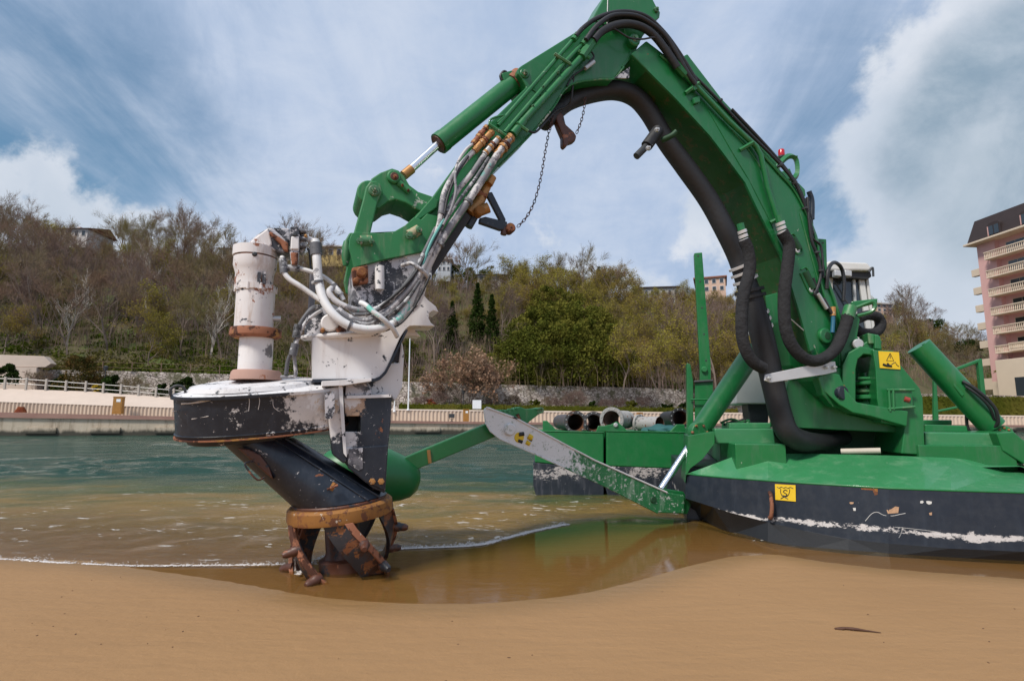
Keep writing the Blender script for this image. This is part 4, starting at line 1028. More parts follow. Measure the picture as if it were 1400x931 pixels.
for q in range(len(low) - 1):
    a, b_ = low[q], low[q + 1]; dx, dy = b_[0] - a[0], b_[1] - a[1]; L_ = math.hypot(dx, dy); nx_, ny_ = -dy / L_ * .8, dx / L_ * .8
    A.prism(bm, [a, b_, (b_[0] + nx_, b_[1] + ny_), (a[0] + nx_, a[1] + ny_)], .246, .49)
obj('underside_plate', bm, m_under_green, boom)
Pz('crease_strip', [(968, 150), (990, 166), (1022, 205), (1050, 262), (1072, 330), (1082, 385), (1072, 352), (1052, 300), (1024, 246), (1000, 206)], .258, .02, m_green, boom, bevel=.006)  # added strip that draws the shading line along the web's fold
Pz('top_rib', [(936, 76), (940, 74), (986, 134), (1040, 192), (1071, 226), (1064, 230), (1035, 197), (985, 143), (938, 98)], -.20, .03, m_green, boom)
for (x0, y0, x1, y1) in ((1082, 326, 1091, 341), (1099, 372, 1110, 395)):
    Tb('slot', [(x0, y0), (x1, y1)], 6.0, m_gdark, boom, v=.232, straight=True); Tb('slot_rim', [(x0 - 4, y0 - 3), (x0 + 2, y0 - 6), (x0 + 7, y0), (x1 + 6, y1 + 1), (x1 + 2, y1 + 6), (x1 - 4, y1 + 4), (x0 - 5, y0 + 2)], 1.1, m_green, boom, v=.254, seg=6)
    Disc('slot_weld', x1, y1 + 1, 4, .24, .256, m_alu, boom)
Disc('pin_boss', 1130, 459, 11, .2, .29, m_green, boom); Disc('pin_hole', 1132, 459, 6.5, .2, .294, m_gdark, boom)
Pz('web_fold', [(1084, 400), (1094, 430), (1110, 482), (1122, 520), (1108, 520), (1082, 500), (1066, 440), (1062, 400)], .02, .2, m_green, boom)
Tb('weld_or_highlight', [(1081, 436), (1099, 452)], .8, m_alu, boom, v=.256, straight=True, seg=5)  # pale line painting in a highlight on the web
Pz('foot_lug', [(1118, 515), (1140, 505), (1162, 500), (1168, 540), (1158, 560), (1140, 556), (1126, 540)], .30, .10, m_green, boom)
Disc('foot_pin', 1153, 537, 12, .28, .34, m_brass, boom); Disc('pin_cap', 1154, 537, 10, .34, .42, m_navy2, boom)
Bolt(868, 53, 6, .27, parent=boom); Disc('pivot_boss', 868, 54, 9, .2, .28, m_green, boom)
# strap holding the discharge hose
strap = Pz('hose_strap', [(1047, 512), (1128, 495), (1142, 494), (1144, 508), (1128, 512), (1054, 523), (1046, 520)], .36, .02, m_alu, bevel=.004)
for q in (1129, 1140): Bolt(q, 502, 2.6, .375, m_steel, strap)
Bolt(1051, 517, 3, .375, m_steel, strap)
Tb('work_lamp_arm', [(1090, 214, 0), (1066, 215, 0), (1053, 215, 0)], 1.2, m_green, seg=6)
vert(1068, 210, [(205, 3.5), (206, 4.2), (214, 4.2)], 'warning_lamp', m_redlamp, v=0, seg=12); vert(1068, 214, [(214, 4.8), (216, 4.8)], 'lamp_base', m_dark, v=0, seg=12)
Tb('lamp_guard', [(1062, 233, .05), (1066, 224, .05), (1078, 214, .05), (1088, 218, .05), (1090, 236, .05), (1084, 245, .05), (1078, 243, .05)], 4.2, m_green, seg=4, sm=None)
Pz('lamp_bracket', [(1066, 236), (1080, 230), (1086, 244), (1076, 246)], .1, .1, m_green)
Pz('lifting_eye', [(1083, 247), (1092, 250), (1101, 259), (1102, 268), (1096, 274), (1088, 262)], .05, .08, m_green); Disc('eye_hole', 1096, 264, 4, .0, .06, m_gdark)
# --- turret end: brackets seen above the pivot
# --- stick head and stick
stickN = [(832, -14), (886, -14), (897, 8), (903, 17), (902, 24), (896, 29), (880, 48), (868, 73), (853, 92), (839, 108), (820, 108), (790, 112), (772, 122), (757, 146), (727, 182), (682, 227), (660, 254), (640, 285), (600, 345), (576, 344), (556, 322), (556, 308),
          (567, 296), (592, 268), (655, 182), (720, 119), (714, 108), (708, 101), (708, 94), (713, 90), (800, 36), (809, 27)]
stick = Pz('stick', stickN, .20, .40, m_green, bevel=.012)
Bolt(897, 14, 4, .21, parent=stick); Disc('pin_boss', 718, 100, 7, .19, .215, m_green, stick); Bolt(718, 100, 4, .22, parent=stick)
Tb('weld_or_highlight', [(831, -6), (830, 36)], .6, m_alu, stick, v=.203, straight=True, seg=5)
Tb('edge_flange', [(853, 92), (839, 108), (820, 109), (790, 113), (772, 123), (757, 147), (727, 183), (682, 228)], 1.2, m_gworn, stick, v=.205, seg=6)
Pz('worn_gusset', [(839, 107), (861, 92), (860, 107)], .215, .02, m_mix, stick, bevel=0)
Pz('belly_plate', [(632, 285), (645, 296), (592, 377), (574, 388), (574, 340), (600, 330)], .17, .34, m_mix if False else simple('scuffed_black_plate', (.03, .028, .03), .6, .3, 6), stick)
Pz('side_plate', [(567, 297), (592, 268), (600, 274), (598, 284), (576, 299), (563, 305)], .245, .04, m_green, stick)
# weld beads, cable ties and hose bands
for pts in ([(905, 76), (930, 97)], [(1000, 178), (1030, 214), (1052, 252)], [(1094, 292), (1108, 345), (1120, 388)], [(1112, 470), (1128, 512)], [(1140, 420), (1147, 470), (1148, 500)]): Tb('weld_or_highlight', pts, .9, m_gworn, boom, v=.254, seg=6)
for pts in ([(853, 40), (862, 70), (850, 92)], [(724, 120), (745, 132), (768, 120)], [(812, 28), (842, 40)]): Tb('weld_or_highlight', pts, .8, m_gworn, stick, v=.204, seg=6)
for (x, y_, dx, dy, r, v_) in ((1066, 226, 3, 3, 4, .27), (1086, 250, 2, 3.5, 4, .27), (1100, 285, 1, 4, 4, .27), (1117, 345, .5, 4, 3.5, .29), (1122, 370, .5, 4, 3.5, .29), (985, 138, 3, 3, 3.5, .27)): Tb('cable_tie', [(x - dx * .3, y_ - dy * .3), (x + dx * .3, y_ + dy * .3)], r, m_dark, boom, v=v_, straight=True)
for (x, y_, dx, dy, r, v_) in ((640, 276, -3, 4, 7.2, .33), (601, 334, -2.5, 4, 7.4, .38), (612, 290, -2, 4, 5.6, .34), (604, 292, -1, 4, 5.6, .38), (478, 445.5, 4, 1.5, 8.0, .45), (540, 440, 3, -2, 8.0, .44), (434, 386, .6, 4, 8.0, .3)): Tb('hose_band', [(x - dx * .4, y_ - dy * .4), (x + dx * .4, y_ + dy * .4)], r, m_hosed, dr, v=v_, straight=True, sm=40)
# --- cylinder on top of the stick
cyl = Tb('boom_cylinder', [(604, 194), (709, 110)], 14.2, m_green, v=0, seg=24, straight=True, sm=40)
Tb('cylinder_collar', [(600, 197), (607, 191.5)], 15.0, m_green, cyl, v=0, seg=24, straight=True, sm=40)
Tb('cylinder_seal', [(598.5, 198), (600.5, 196.5)], 12.5, m_rustd, cyl, v=0, seg=24, straight=True, sm=40)
Tb('end_ring', [(700, 117), (711, 108)], 15.2, m_rust, cyl, v=0, seg=24, straight=True, sm=40)
Tb('piston_rod', [(560, 233), (602, 195)], 5.6, m_chrome, cyl, v=0, seg=20, straight=True, sm=40)
Tb('rod_end', [(552, 240), (563, 231)], 6.6, m_brass, cyl, v=0, seg=20, straight=True, sm=40)
Tb('port_hose', [(699, 106), (690, 98), (684, 104), (688, 110), (697, 106), (702, 102)], 1.8, m_dark, cyl, v=.05, seg=6)
Pz('port_block', [(686, 100), (700, 96), (706, 106), (690, 112)], .08, .1, m_green, cyl)
# --- linkage
rocker = Pz('rocker', [(508, 244), (520, 236), (536, 230), (545, 233), (553, 241), (560, 253), (572, 262), (590, 268), (601, 274), (592, 284), (575, 289), (556, 278), (541, 273), (530, 276), (518, 285), (510, 284), (500, 262)], .21, .42, m_gworn)
Disc('rocker_hub', 506, 263, 17.5, -.24, .22, m_gworn, rocker, seg=28); Disc('pin_boss', 539, 241, 9.5, .2, .25, m_gworn, rocker); Disc('pin_hole', 539.5, 241, 6.8, .2, .255, m_rustd, rocker); Bolt(540, 242, 3, .255, m_rust, rocker)
Tb('keeper_plate', [(545, 250), (560, 263)], 4.6, m_gworn, rocker, v=.22, straight=True, sm=40); Bolt(550, 254, 2, .245, m_rust, rocker); Bolt(558, 261, 2, .245, m_rust, rocker)
lk = Pz('link', [(497, 270), (500, 256), (506, 248), (514, 247), (521, 252), (523, 262), (517, 274), (505, 325), (496, 336), (484, 334), (482, 324)], .29, .06, m_gworn)
Disc('pin_plate', 512, 260, 8, .28, .315, m_bolt, lk); Bolt(512, 260, 4, .315, parent=lk)
l2 = Pz('link', [(497, 270), (500, 256), (506, 248), (514, 247), (521, 252), (523, 262), (517, 274), (505, 325), (496, 336), (484, 334), (482, 324)], -.24, .06, m_gworn)
# --- tool bracket (two ears)
ear = [(478, 326), (481, 319), (487, 317), (521, 319), (540, 316), (554, 308), (566, 297), (576, 300), (584, 292), (599, 296), (604, 320), (592, 352), (583, 343), (550, 350), (520, 356), (484, 366), (481, 352), (477, 338)]
br = Pz('tool_bracket', ear, .30, .05, m_gworn, bevel=.006)
Pz('bracket_ear', [(471, 330), (478, 318), (500, 318), (540, 316), (554, 308), (566, 297), (592, 296), (592, 352), (550, 356), (490, 380), (484, 410), (473, 400), (470, 385), (474, 366), (469, 346)], -.25, .05, m_gworn)
for (x0, y0, x1, y1) in ((492, 330, 508, 330), (559, 323, 573, 315)):
    kp = Tb('keeper_plate', [(x0, y0), (x1, y1)], 8.2, m_sand_g, br, v=.285, straight=True, sm=40, seg=16); Bolt(x0, y0, 5.2, .345, parent=kp); Bolt(x1, y1, 4.2, .345, parent=kp)
vert(474, 345, [(330, 4), (338, 6), (352, 6), (364, 3.5)], 'guide_roller', m_gworn, v=-.1, seg=14)
core = Pz('bracket_body', [(481, 368), (520, 357), (552, 351), (583, 343), (594, 340), (590, 372), (583, 392), (572, 418), (545, 440), (515, 446), (500, 432), (482, 412)], .25, .5, m_mix, bevel=.01)
Pz('valve_block', [(481, 366), (503, 362), (504, 386), (483, 390)], .31, .08, m_rust, core); Disc('valve_cap', 495, 371, 7, .3, .37, m_ornrust, core); Disc('valve_cap', 487, 383, 4, .3, .35, m_ornrust, core)
Tb('grease_tube', [(519, 364), (519, 396)], 6.4, m_wpaint, core, v=.30, seg=16, straight=True, sm=40)
Pz('corner_plate', [(551, 349), (572, 343), (583, 344), (580, 362), (566, 364)], .262, .03, m_wpaint, core)
# --- white frame of the pump head
frame = Pz('head_frame', [(470, 446), (490, 430), (520, 420), (550, 418), (566, 400), (576, 392), (582, 386), (583, 394), (580, 404), (585, 410), (596, 419), (600, 427), (592, 424.5), (587, 428), (586, 435), (589, 441), (595, 446), (566, 445.5), (560, 446), (555, 450), (547, 462), (533, 494), (526, 508), (519, 515), (512, 518), (427, 519), (427, 462), (450, 455)], .24, .30, m_wpaint, bevel=.006)
Pz('frame_lip', [(427, 519), (512, 518.5), (519, 515.5), (526, 508.5), (533, 494.5), (556, 450), (558, 451), (536, 496), (528, 511), (520, 519), (512, 522), (427, 523)], .262, .34, m_navy2, frame, bevel=.003)
Pz('rear_frame', [(533, 497), (545, 496), (549, 462), (552, 480), (552.5, 487), (550, 530), (543, 545), (539, 549), (535, 541), (506, 541), (478, 540), (478, 516), (512, 516), (522, 512)], .14, .34, m_wpaint)
Pz('rear_fork', [(550, 450), (566, 446), (568, 453), (576, 460), (560, 459), (549, 462)], .0, .2, m_wpaint)
Pz('fork_gap_shade', [(529, 494), (545, 494), (549, 462), (548, 458)], .12, .1, m_gdark if False else simple('recess_shade', (.04, .04, .045), .7), frame, bevel=0)  # dark plate painting in the shade under the fork
# motor and rim on top of the frame
rimc = A.p(474, 460, .0); bm = B(); mp = A.mpp(474, 460)
add_lathe(bm, rimc - Vector((0, 0, .02)), Vector((-.06, -.12, 1)), [(0, 56 * mp), (.02, 60 * mp), (.035, 60 * mp), (.045, 57 * mp)], 40, sx=.8, xdir=A.e); obj('rim_plate', bm, m_wpaint, frame, 0, 35)
vert(441, 440, [(424, 19), (427, 21), (452, 22), (462, 22)], 'motor_body', m_mix, v=.0)
Disc('motor_cap', 451, 441, 12, .1, .30, m_wpaint)
for q in (441, 463): Disc('motor_bolt', q, 451, 3, .2, .31, m_rust)
Pz('motor_foot', [(461, 432), (472, 436), (476, 456), (462, 456)], .24, .2, m_rust)
vert(428, 400, [(372, 4.2), (440, 4.2)], 'support_pipe', simple('grey_pipe', (.24, .23, .25), .6, .25, 5), v=-.25, seg=12)
# --- tower (vertical white motor)
tx = 350
vert(tx - .5, 340, [(340, 28), (352.5, 28)], 'tower_cap', m_tower, dr)
vert(tx - .5, 353, [(352.6, 27), (354.2, 27)], 'rust_seam', m_rust, dr)
vert(tx - .5, 354, [(354.3, 27.5), (365, 27.5), (370, 26), (376, 24), (391, 24)], 'tower_neck', m_tower, dr)
vert(tx - .5, 391, [(391.1, 26), (399, 26), (400.5, 24.5)], 'tower_flange', m_tower, dr)
vert(tx, 400, [(400.6, 24.5), (450, 24.5)], 'tower_pipe', m_tower, dr)
vert(tx, 450, [(450.1, 32), (452, 33), (460, 33), (463, 27)], 'rusty_flange', m_rust, dr)
vert(tx + 1, 463, [(463.1, 21.5), (508, 21.5)], 'lower_pipe', m_wpaint, dr)
vert(tx + 1, 508, [(507, 30), (510, 32), (520, 33)], 'base_flange', paint('pink_rust', (.40, .24, .19), .8, .25, chips=[(LRUST, 8, .6)]), dr)
for k in range(10):        # flange bolts
    q = k * math.pi / 5; mp = A.mpp(350, 396); c0 = A.p(350, 396, 0) + (A.e * math.cos(q) + A.n * math.sin(q)) * 25.5 * mp
    bm = B(); add_lathe(bm, c0 + Vector((0, 0, -.03)), (0, 0, 1), [(0, .012), (.06, .012)], 6); obj('bolt', bm, m_tower, dr)
Tb('side_port', [(372, 436, .02), (384, 436, .02)], 4, m_steel, straight=True, sm=40)
for (x, y0, y1) in ((354, 372, 388), (361, 372, 388)): Pz('inspection_slot', [(x - 2.4, y0), (x + 2.4, y0), (x + 2.4, y1), (x - 2.4, y1)], .165, .03, m_mix, bevel=0)
Disc('cap_screw', 348, 347, 3.4, .15, .195, m_dark)
cowl = Pz('cowl', [(329, 341), (341, 330), (352, 320), (367, 311), (372, 311.5), (380, 318), (394, 330), (396, 345), (384, 346), (372, 341)], .13, .30, m_mix, bevel=.015)
Pz('cowl_side', [(333, 340), (343, 330), (355, 320), (366, 312), (369, 320), (372, 334), (366, 341)], .145, .03, m_tower, cowl)
Pz('rust_rib', [(367, 318), (370, 316), (394, 332), (394, 344), (388, 342), (384, 334)], .17, .05, m_rust, cowl)
Pz('cowl_back', [(374, 311), (396, 312), (398, 330), (392, 331)], .06, .16, m_mix, cowl)
vb = Pz('valve_column', [(397, 310), (408, 310), (410, 322), (409, 345), (407, 362), (398, 362), (396, 341), (396, 320)], .20, .12, m_mix, bevel=.006)
Pz('valve_plate', [(398, 323), (409, 323), (409, 341), (397, 341)], .215, .02, m_wpaint, vb); Disc('valve_port', 403, 320.5, 3, .2, .225, m_dark, vb)
Pz('rusty_valve_foot', [(397, 345), (408, 345), (407, 362), (399, 362)], .212, .02, m_rust, vb)
Pz('valve_rear', [(409, 312), (418, 313), (418, 338), (413, 346), (409, 343)], .14, .12, m_mix, vb)
for y_ in (316, 326, 336): Tb('valve_fitting', [(410, y_, .16), (419, y_ + 1, .16)], 3.2, m_hosed, vb, straight=True, sm=40)
Tb('elbow', [(414, 322), (420, 327), (426, 329), (430, 333)], 4.2, m_mix, v=.1); Tb('thin_hose', [(420, 340, .1), (423, 345, .1), (425, 368, .1)], 1.6, m_dark)
Disc('copper_plug', 418, 322, 2.5, .1, .19, m_brass)
# --- hoses of the pump head
hz_ = [("white_hose", [(431, 329, .2), (432.5, 345, .24), (433.5, 358, .27), (436, 386, .3), (443, 411, .36), (457, 431, .42), (477, 445, .45), (500, 450.5, .46), (523, 448.5, .46), (540, 440, .44), (554, 423, .42), (566, 400, .4), (574, 381, .38), (583, 361, .36)], 7.0, m_hosew),
       ("hose", [(699, 188, .27), (678.5, 214, .28), (660, 245, .30), (640, 275, .33), (618, 306, .36), (600, 335, .38), (586, 362, .38), (577, 385, .38), (562, 412, .40), (548, 430, .40), (532, 438, .4)], 5.6, m_hose),
       ("hose", [(663, 211, .26), (645, 237, .28), (625, 262, .3), (613, 288, .34), (600, 318, .37), (588, 345, .40), (572, 372, .42), (553, 393, .42), (530, 414, .42), (508, 425, .43), (490, 424, .42), (470, 418, .4), (456, 409, .38), (450, 399, .36), (454, 394, .3)], 4.2, m_hose),
       ("hose", [(647, 208, .25), (633, 223, .28), (618, 243, .32), (607, 265, .36), (603, 290, .38), (601, 305, .38), (592, 335, .41), (581, 358, .43), (568, 384, .45), (548, 408, .45), (524, 430, .45), (500, 438.5, .44), (478, 434, .43), (462, 423, .4)], 4.4, m_hose),
       ("hose", [(572, 385, .36), (560, 404, .36), (545, 424, .38), (525, 434, .38), (508, 437, .38)], 5.5, m_hosed),
       ("thin_hose", [(646, 197, .28), (636, 206, .3), (626, 222, .34), (622, 240, .37), (623, 262, .4), (617, 285, .41), (606, 308, .42)], 2.1, m_hose),
       ("cross_hose", [(493, 414, .40), (500, 417, .46), (510, 426, .5), (522, 435, .52), (536, 448, .48), (543, 460, .4)], 4.0, m_hosew),
       ("wrap_hose", [(550, 363, .3), (562, 360, .42), (572, 366, .47), (582, 374, .46), (587, 382, .38), (588, 372, .2)], 3.2, m_hose),
       ("hose", [(386, 352, .1), (386, 362, .16), (388, 372, .18), (396, 382, .2), (410, 391, .22), (430, 405, .24), (445, 415, .28), (462, 424, .3)], 4.2, m_hosew),
       ("hose", [(394, 366, .1), (408, 367, .15), (424, 371, .18), (440, 377, .2), (455, 388, .22), (463, 398, .26), (470, 410, .26)], 3.6, m_hosew),
       ("thin_hose", [(436, 420, .2), (424, 425, .24), (412, 440, .26), (406, 460, .26), (401, 478, .26), (394, 492, .24), (391, 512, .22)], 2.7, m_hosed),
       ("thin_hose", [(440, 424, .2), (430, 430, .24), (417, 442, .28), (408, 462, .28), (402, 480, .28), (403, 495, .26), (404, 513, .24), (396, 515, .22), (384, 515, .2)], 2.7, m_hose),
       ("thin_hose", [(440, 418, .2), (428, 420, .22), (418, 430, .22), (408, 447, .22), (403, 470, .22), (398, 482, .22)], 2.2, m_hosed),
       ("teal_hose", [(607, 300, .40), (590, 330, .44), (580, 356, .45), (575, 372, .44)], 2.0, simple('teal_hose', (.10, .33, .30), .5, .2)),
       ("hose", [(596, 312, .36), (580, 345, .42), (566, 372, .44), (548, 398, .44)], 3.0, m_hosed),
       ("thin_hose", [(668, 216, .27), (650, 244, .3), (632, 268, .33), (610, 300, .37), (592, 330, .41), (578, 360, .44), (560, 384, .46), (536, 408, .47), (508, 428, .46), (482, 430, .44)], 2.2, m_hosed),
       ("thin_hose", [(640, 214, .3), (624, 240, .34), (612, 270, .38), (606, 300, .4), (594, 328, .43), (580, 352, .45), (566, 376, .47), (548, 396, .48), (520, 420, .48)], 1.8, m_black),
       ("thin_hose", [(574, 384, .46), (556, 410, .47), (535, 428, .47), (505, 442, .46), (480, 438, .45), (455, 420, .4), (440, 412, .3)], 2.4, m_hosed),
       ("dark_hose", [(588, 377, .5), (578, 398, .5), (565, 422, .48), (548, 442, .47), (527, 452, .47)], 1.4, m_black)]
for nm, pts, r, mm in hz_: Tb(nm, pts, r * (.86 if mm in (m_hose, m_hosew) else 1), mm, seg=12)
Tb('hose_coupling', [(431.5, 333, .24), (432.5, 349, .25)], 8.0, m_hosed, straight=True, sm=40); Tb('hose_coupling', [(386, 354, .16), (388, 374, .18)], 5.2, m_hosed, straight=True, sm=40)
Tb('hose_coupling', [(392, 366, .15), (410, 367.5, .16)], 4.8, m_hosed, straight=True, sm=40); Tb('hose_coupling', [(456, 390, .22), (466, 404, .26)], 4.8, m_hosed, straight=True, sm=40)
for (x0, y0, x1, y1) in ((408, 444, 405, 462), (404, 470, 400, 486)): Tb('hose_wrap', [(x0, y0, .28), (x1, y1, .28)], 5.5, m_hosed, straight=True, sm=40)
# fittings at the top of the bundle
def fitting(x0, y0, x1, y1, r, m_, v=.26):
    t_ = Tb('hose_fitting', [(x0, y0), (x1, y1)], r, m_, v=v, straight=True, sm=40, seg=14)
    for f, k in ((.08, 1.15), (.42, 1.32), (.58, 1.28), (.9, 1.12)):
        xa, ya = x0 + (x1 - x0) * f, y0 + (y1 - y0) * f; dx, dy = (x1 - x0) * .05, (y1 - y0) * .05
        Tb('collar', [(xa - dx, ya - dy), (xa + dx, ya + dy)], r * k, m_rust if k > 1.3 else m_brass, t_, v=v, straight=True, sm=40, seg=8)
fitting(666, 173, 646, 197, 3.4, m_rust); fitting(673, 180, 648, 207, 4.6, m_brass); fitting(682, 189, 662, 211, 4.4, m_steel); fitting(699, 187, 679, 213, 6.2, m_brass)
# rigid pipes on the stick
Tb('rigid_pipe', [(681, 172), (763, 78), (787, 51)], 3.0, m_green, v=.26, straight=True); Tb('rigid_pipe', [(690, 182), (773, 85), (801, 56)], 3.4, m_green, v=.27, straight=True)
Tb('rigid_pipe', [(715, 166), (797, 76), (804, 68)], 4.8, m_green, v=.27, straight=True); Tb('rigid_pipe', [(701, 184), (716, 166)], 6.0, m_green, v=.27, straight=True)
Tb('pipe_nut', [(795, 79), (812, 54)], 6.8, m_gworn, v=.28, straight=True, seg=8, sm=None); Tb('pipe_nut', [(784, 55), (790, 47)], 4.4, m_gworn, v=.28, straight=True, seg=8, sm=None); Tb('pipe_nut', [(796, 62), (804, 52)], 4.8, m_gworn, v=.28, straight=True, seg=8, sm=None)
for (x0, y0, x1, y1) in ((758, 74, 780, 88), (791, 70, 806, 80), (706, 168, 722, 180), (668, 170, 692, 186)): Tb('pipe_clamp', [(x0, y0), (x1, y1)], 2.4, m_gworn, v=.30, straight=True, seg=6)
for (x, y_) in ((728, 146), (762, 100), (742, 120)): Bolt(x, y_, 2.4, .28)
Tb('small_pipe', [(668, 172), (672, 163), (690, 158), (680, 168)], 1.6, m_green, v=.27)
Tb('cable', [(775, 118, .22), (783, 105, .23), (778, 150, .1)][:2] + [(798, 94, .24), (806, 85, .25), (812, 78, .25), (808, 70, .25)], 1.3, m_black); Tb('cable_plug', [(800, 94), (812, 85)], 3.0, m_steel, v=.25, straight=True)
Tb('cable', [(784, 106, .2), (781, 135, .15), (775, 146, .1), (760, 152, .1), (745, 168, .2), (732, 181, .24), (722, 179, .28)], 1.6, m_black)
Tb('cable', [(815, 42, .3), (828, 37, .32), (842, 41, .32), (860, 52, .33), (878, 54, .33), (895, 52, .33), (908, 60, .33), (925, 78, .3), (945, 105, .3)], 1.3, m_black)
# black hoses over the elbow
Tb('elbow_hose', [(787, 50), (798, 38), (815, 26), (838, 18), (862, 17), (885, 24), (905, 42), (921, 62), (938, 88), (952, 112)], 3.2, m_black, v=.30, seg=12)
Tb('elbow_hose', [(801, 55), (814, 38), (832, 24), (850, 20.5), (872, 23), (892, 34), (910, 50), (924, 72), (940, 100), (951, 116)], 3.4, m_black, v=.33, seg=12)
Tb('elbow_hose', [(811, 56), (822, 44), (838, 36), (857, 33), (876, 37), (893, 48), (908, 66), (921, 85), (926, 93)], 5.6, m_black, v=.31, seg=12)
Tb('elbow_hose', [(830, 28), (858, 22), (880, 30), (897, 42), (915, 66), (930, 88)], 4.6, m_black, v=.22, seg=12)
# pipes down the boom
Tb('rigid_pipe', [(924, 90), (952, 119), (996, 166), (1033, 200), (1040, 212), (1049, 255), (1062, 297)], 3.6, m_green, v=.30, k=4, straight=True)
Tb('rigid_pipe', [(940, 95), (975, 130), (1020, 178), (1060, 218), (1085, 248), (1100, 280), (1112, 320)], 2.0, m_black, v=.27)
Tb('rigid_pipe', [(1000, 150), (1036, 188), (1068, 224), (1090, 254), (1105, 290)], 2.4, m_black, v=.22)
Tb('pipe_nut', [(921, 86), (937, 103)], 5.6, m_green, v=.30, straight=True, seg=8, sm=None)
for (x0, y0, x1, y1) in ((937, 128, 956, 114), (1011, 206, 1030, 195), (1053, 305, 1068, 298)): Tb('pipe_clamp', [(x0, y0, .26), (x1, y1, .32)], 3.0, m_green, straight=True, seg=6)
Pz('clamp_lug', [(948, 134), (958, 130), (958, 140), (950, 142)], .29, .04, m_green); Pz('clamp_lug', [(946, 116), (956, 112), (958, 120), (950, 124)], .32, .05, m_green)
# sleeved hoses at the foot
for pts, v in (([(1069, 317), (1072, 322), (1079, 337), (1076, 369), (1072, 406), (1074, 448), (1085, 476), (1104, 492), (1124, 491), (1143, 476), (1155, 448), (1159, 432)], .36), ([(1017, 328), (1023, 344), (1025, 369), (1016, 406), (1014, 448), (1018, 474), (1029, 494), (1044, 504)], .34)):
    s = Tb('sleeved_hose', pts, 8.0, m_sleeve, v=v, seg=14)
    x, y_ = pts[0]
    for q in range(3): Tb('ferrule', [(x - 1 + q * 1.4 - 2, y_ - 13 + q * 6), (x + q * 1.4 - 1.5, y_ - 9 + q * 6)], 6.4, m_alu, s, v=v, straight=True, sm=40)
    Tb('ferrule_nut', [(x - 5, y_ - 22), (x - 3, y_ - 13)], 5.0, m_green, s, v=v, straight=True, seg=8, sm=None)
Tb('hose_socket', [(1159, 434), (1163, 420)], 8.4, m_gworn, v=.36, straight=True, sm=40)
Tb('rear_hose', [(1172, 436, .1), (1186, 431, .1), (1200, 434, .1), (1204, 445, .1), (1196, 455, .1), (1178, 455, .1), (1170, 450, .1)], 7.2, m_sleeve, seg=14)
Tb('foot_hose', [(1130, 395, .26), (1132, 370, .28), (1140, 359, .2), (1150, 366, .1), (1154, 385, .1), (1153, 412, .1)], 2.6, m_black)
Tb('cable_loom', [(1104, 270), (1106, 300), (1110, 330), (1118, 350), (1122, 375), (1117, 395), (1114, 402), (1122, 412)], 2.0, m_black, v=.28); Tb('cable_loom', [(1108, 300), (1111, 325), (1122, 336), (1125, 360), (1126, 380)], 1.5, m_black, v=.28)
Tb('cable_loom', [(1100, 272), (1103, 285), (1108, 300), (1109, 318)], 3.0, m_black, v=.2); Tb('pipe_stub', [(1106, 262), (1110, 275), (1110, 300)], 3.4, m_navy2, v=.0)
Tb('connector', [(1118, 402), (1130, 422)], 2.8, m_steel, v=.3, straight=True); Tb('connector', [(1126, 408), (1138, 430)], 2.2, m_dark, v=.3, straight=True)
Tb('blue_hose', [(1139, 424), (1139, 440), (1138, 455)], 2.8, simple('blue_hose', (.02, .12, .20), .4), v=.3); Tb('connector', [(1139, 420), (1139, 432)], 3.6, m_brass, v=.3, straight=True)
for q in (0, 1): Tb('thin_hose', [(1112 + 8 * q, 380, .27), (1122 + 7 * q, 410, .27), (1136 + 3 * q, 428, .27)], 1.6, m_green if q else m_black)
# discharge hose under the arch
dh = Tb('discharge_hose', [(742, 168, -.02), (775, 141, -.05), (810, 128, -.06), (842, 124, -.06), (868, 133, -.06), (888, 155, -.06), (910, 192, -.06), (938, 230, -.06), (969, 274, -.04), (993, 318, 0), (1009, 352, 0), (1020, 385, .02), (1030, 415, .04), (1040, 452, .06), (1049, 490, .06), (1058, 530, .08), (1068, 570, .1), (1078, 592, .12), (1098, 603, .1), (1128, 604, .0), (1155, 598, -.1)],
        [13, 13, 14, 15, 15, 15, 15, 16, 16, 16, 16, 16, 17, 18, 18, 17, 17, 17, 17, 13, 12], m_black, seg=20, k=6)
for (x, y_, r) in ((1013, 364, 17), (1016, 373, 17.3), (1019, 383, 17.5), (1034, 431, 17.8), (1037, 440, 17.8), (1039.5, 450, 17.8)):
    Tb('hose_clamp', [(x - .6, y_ - 1.6, .02), (x + .8, y_ + 1.6, .02)], r + .6, m_alu, dh, straight=True, sm=40, seg=20)
for (x, y_) in ((1024.5, 398), (1027, 406)): Tb('hose_flange', [(x - .5, y_ - 2, .02), (x + .5, y_ + 2, .02)], 20.5, m_black, dh, straight=True, sm=40, seg=20)
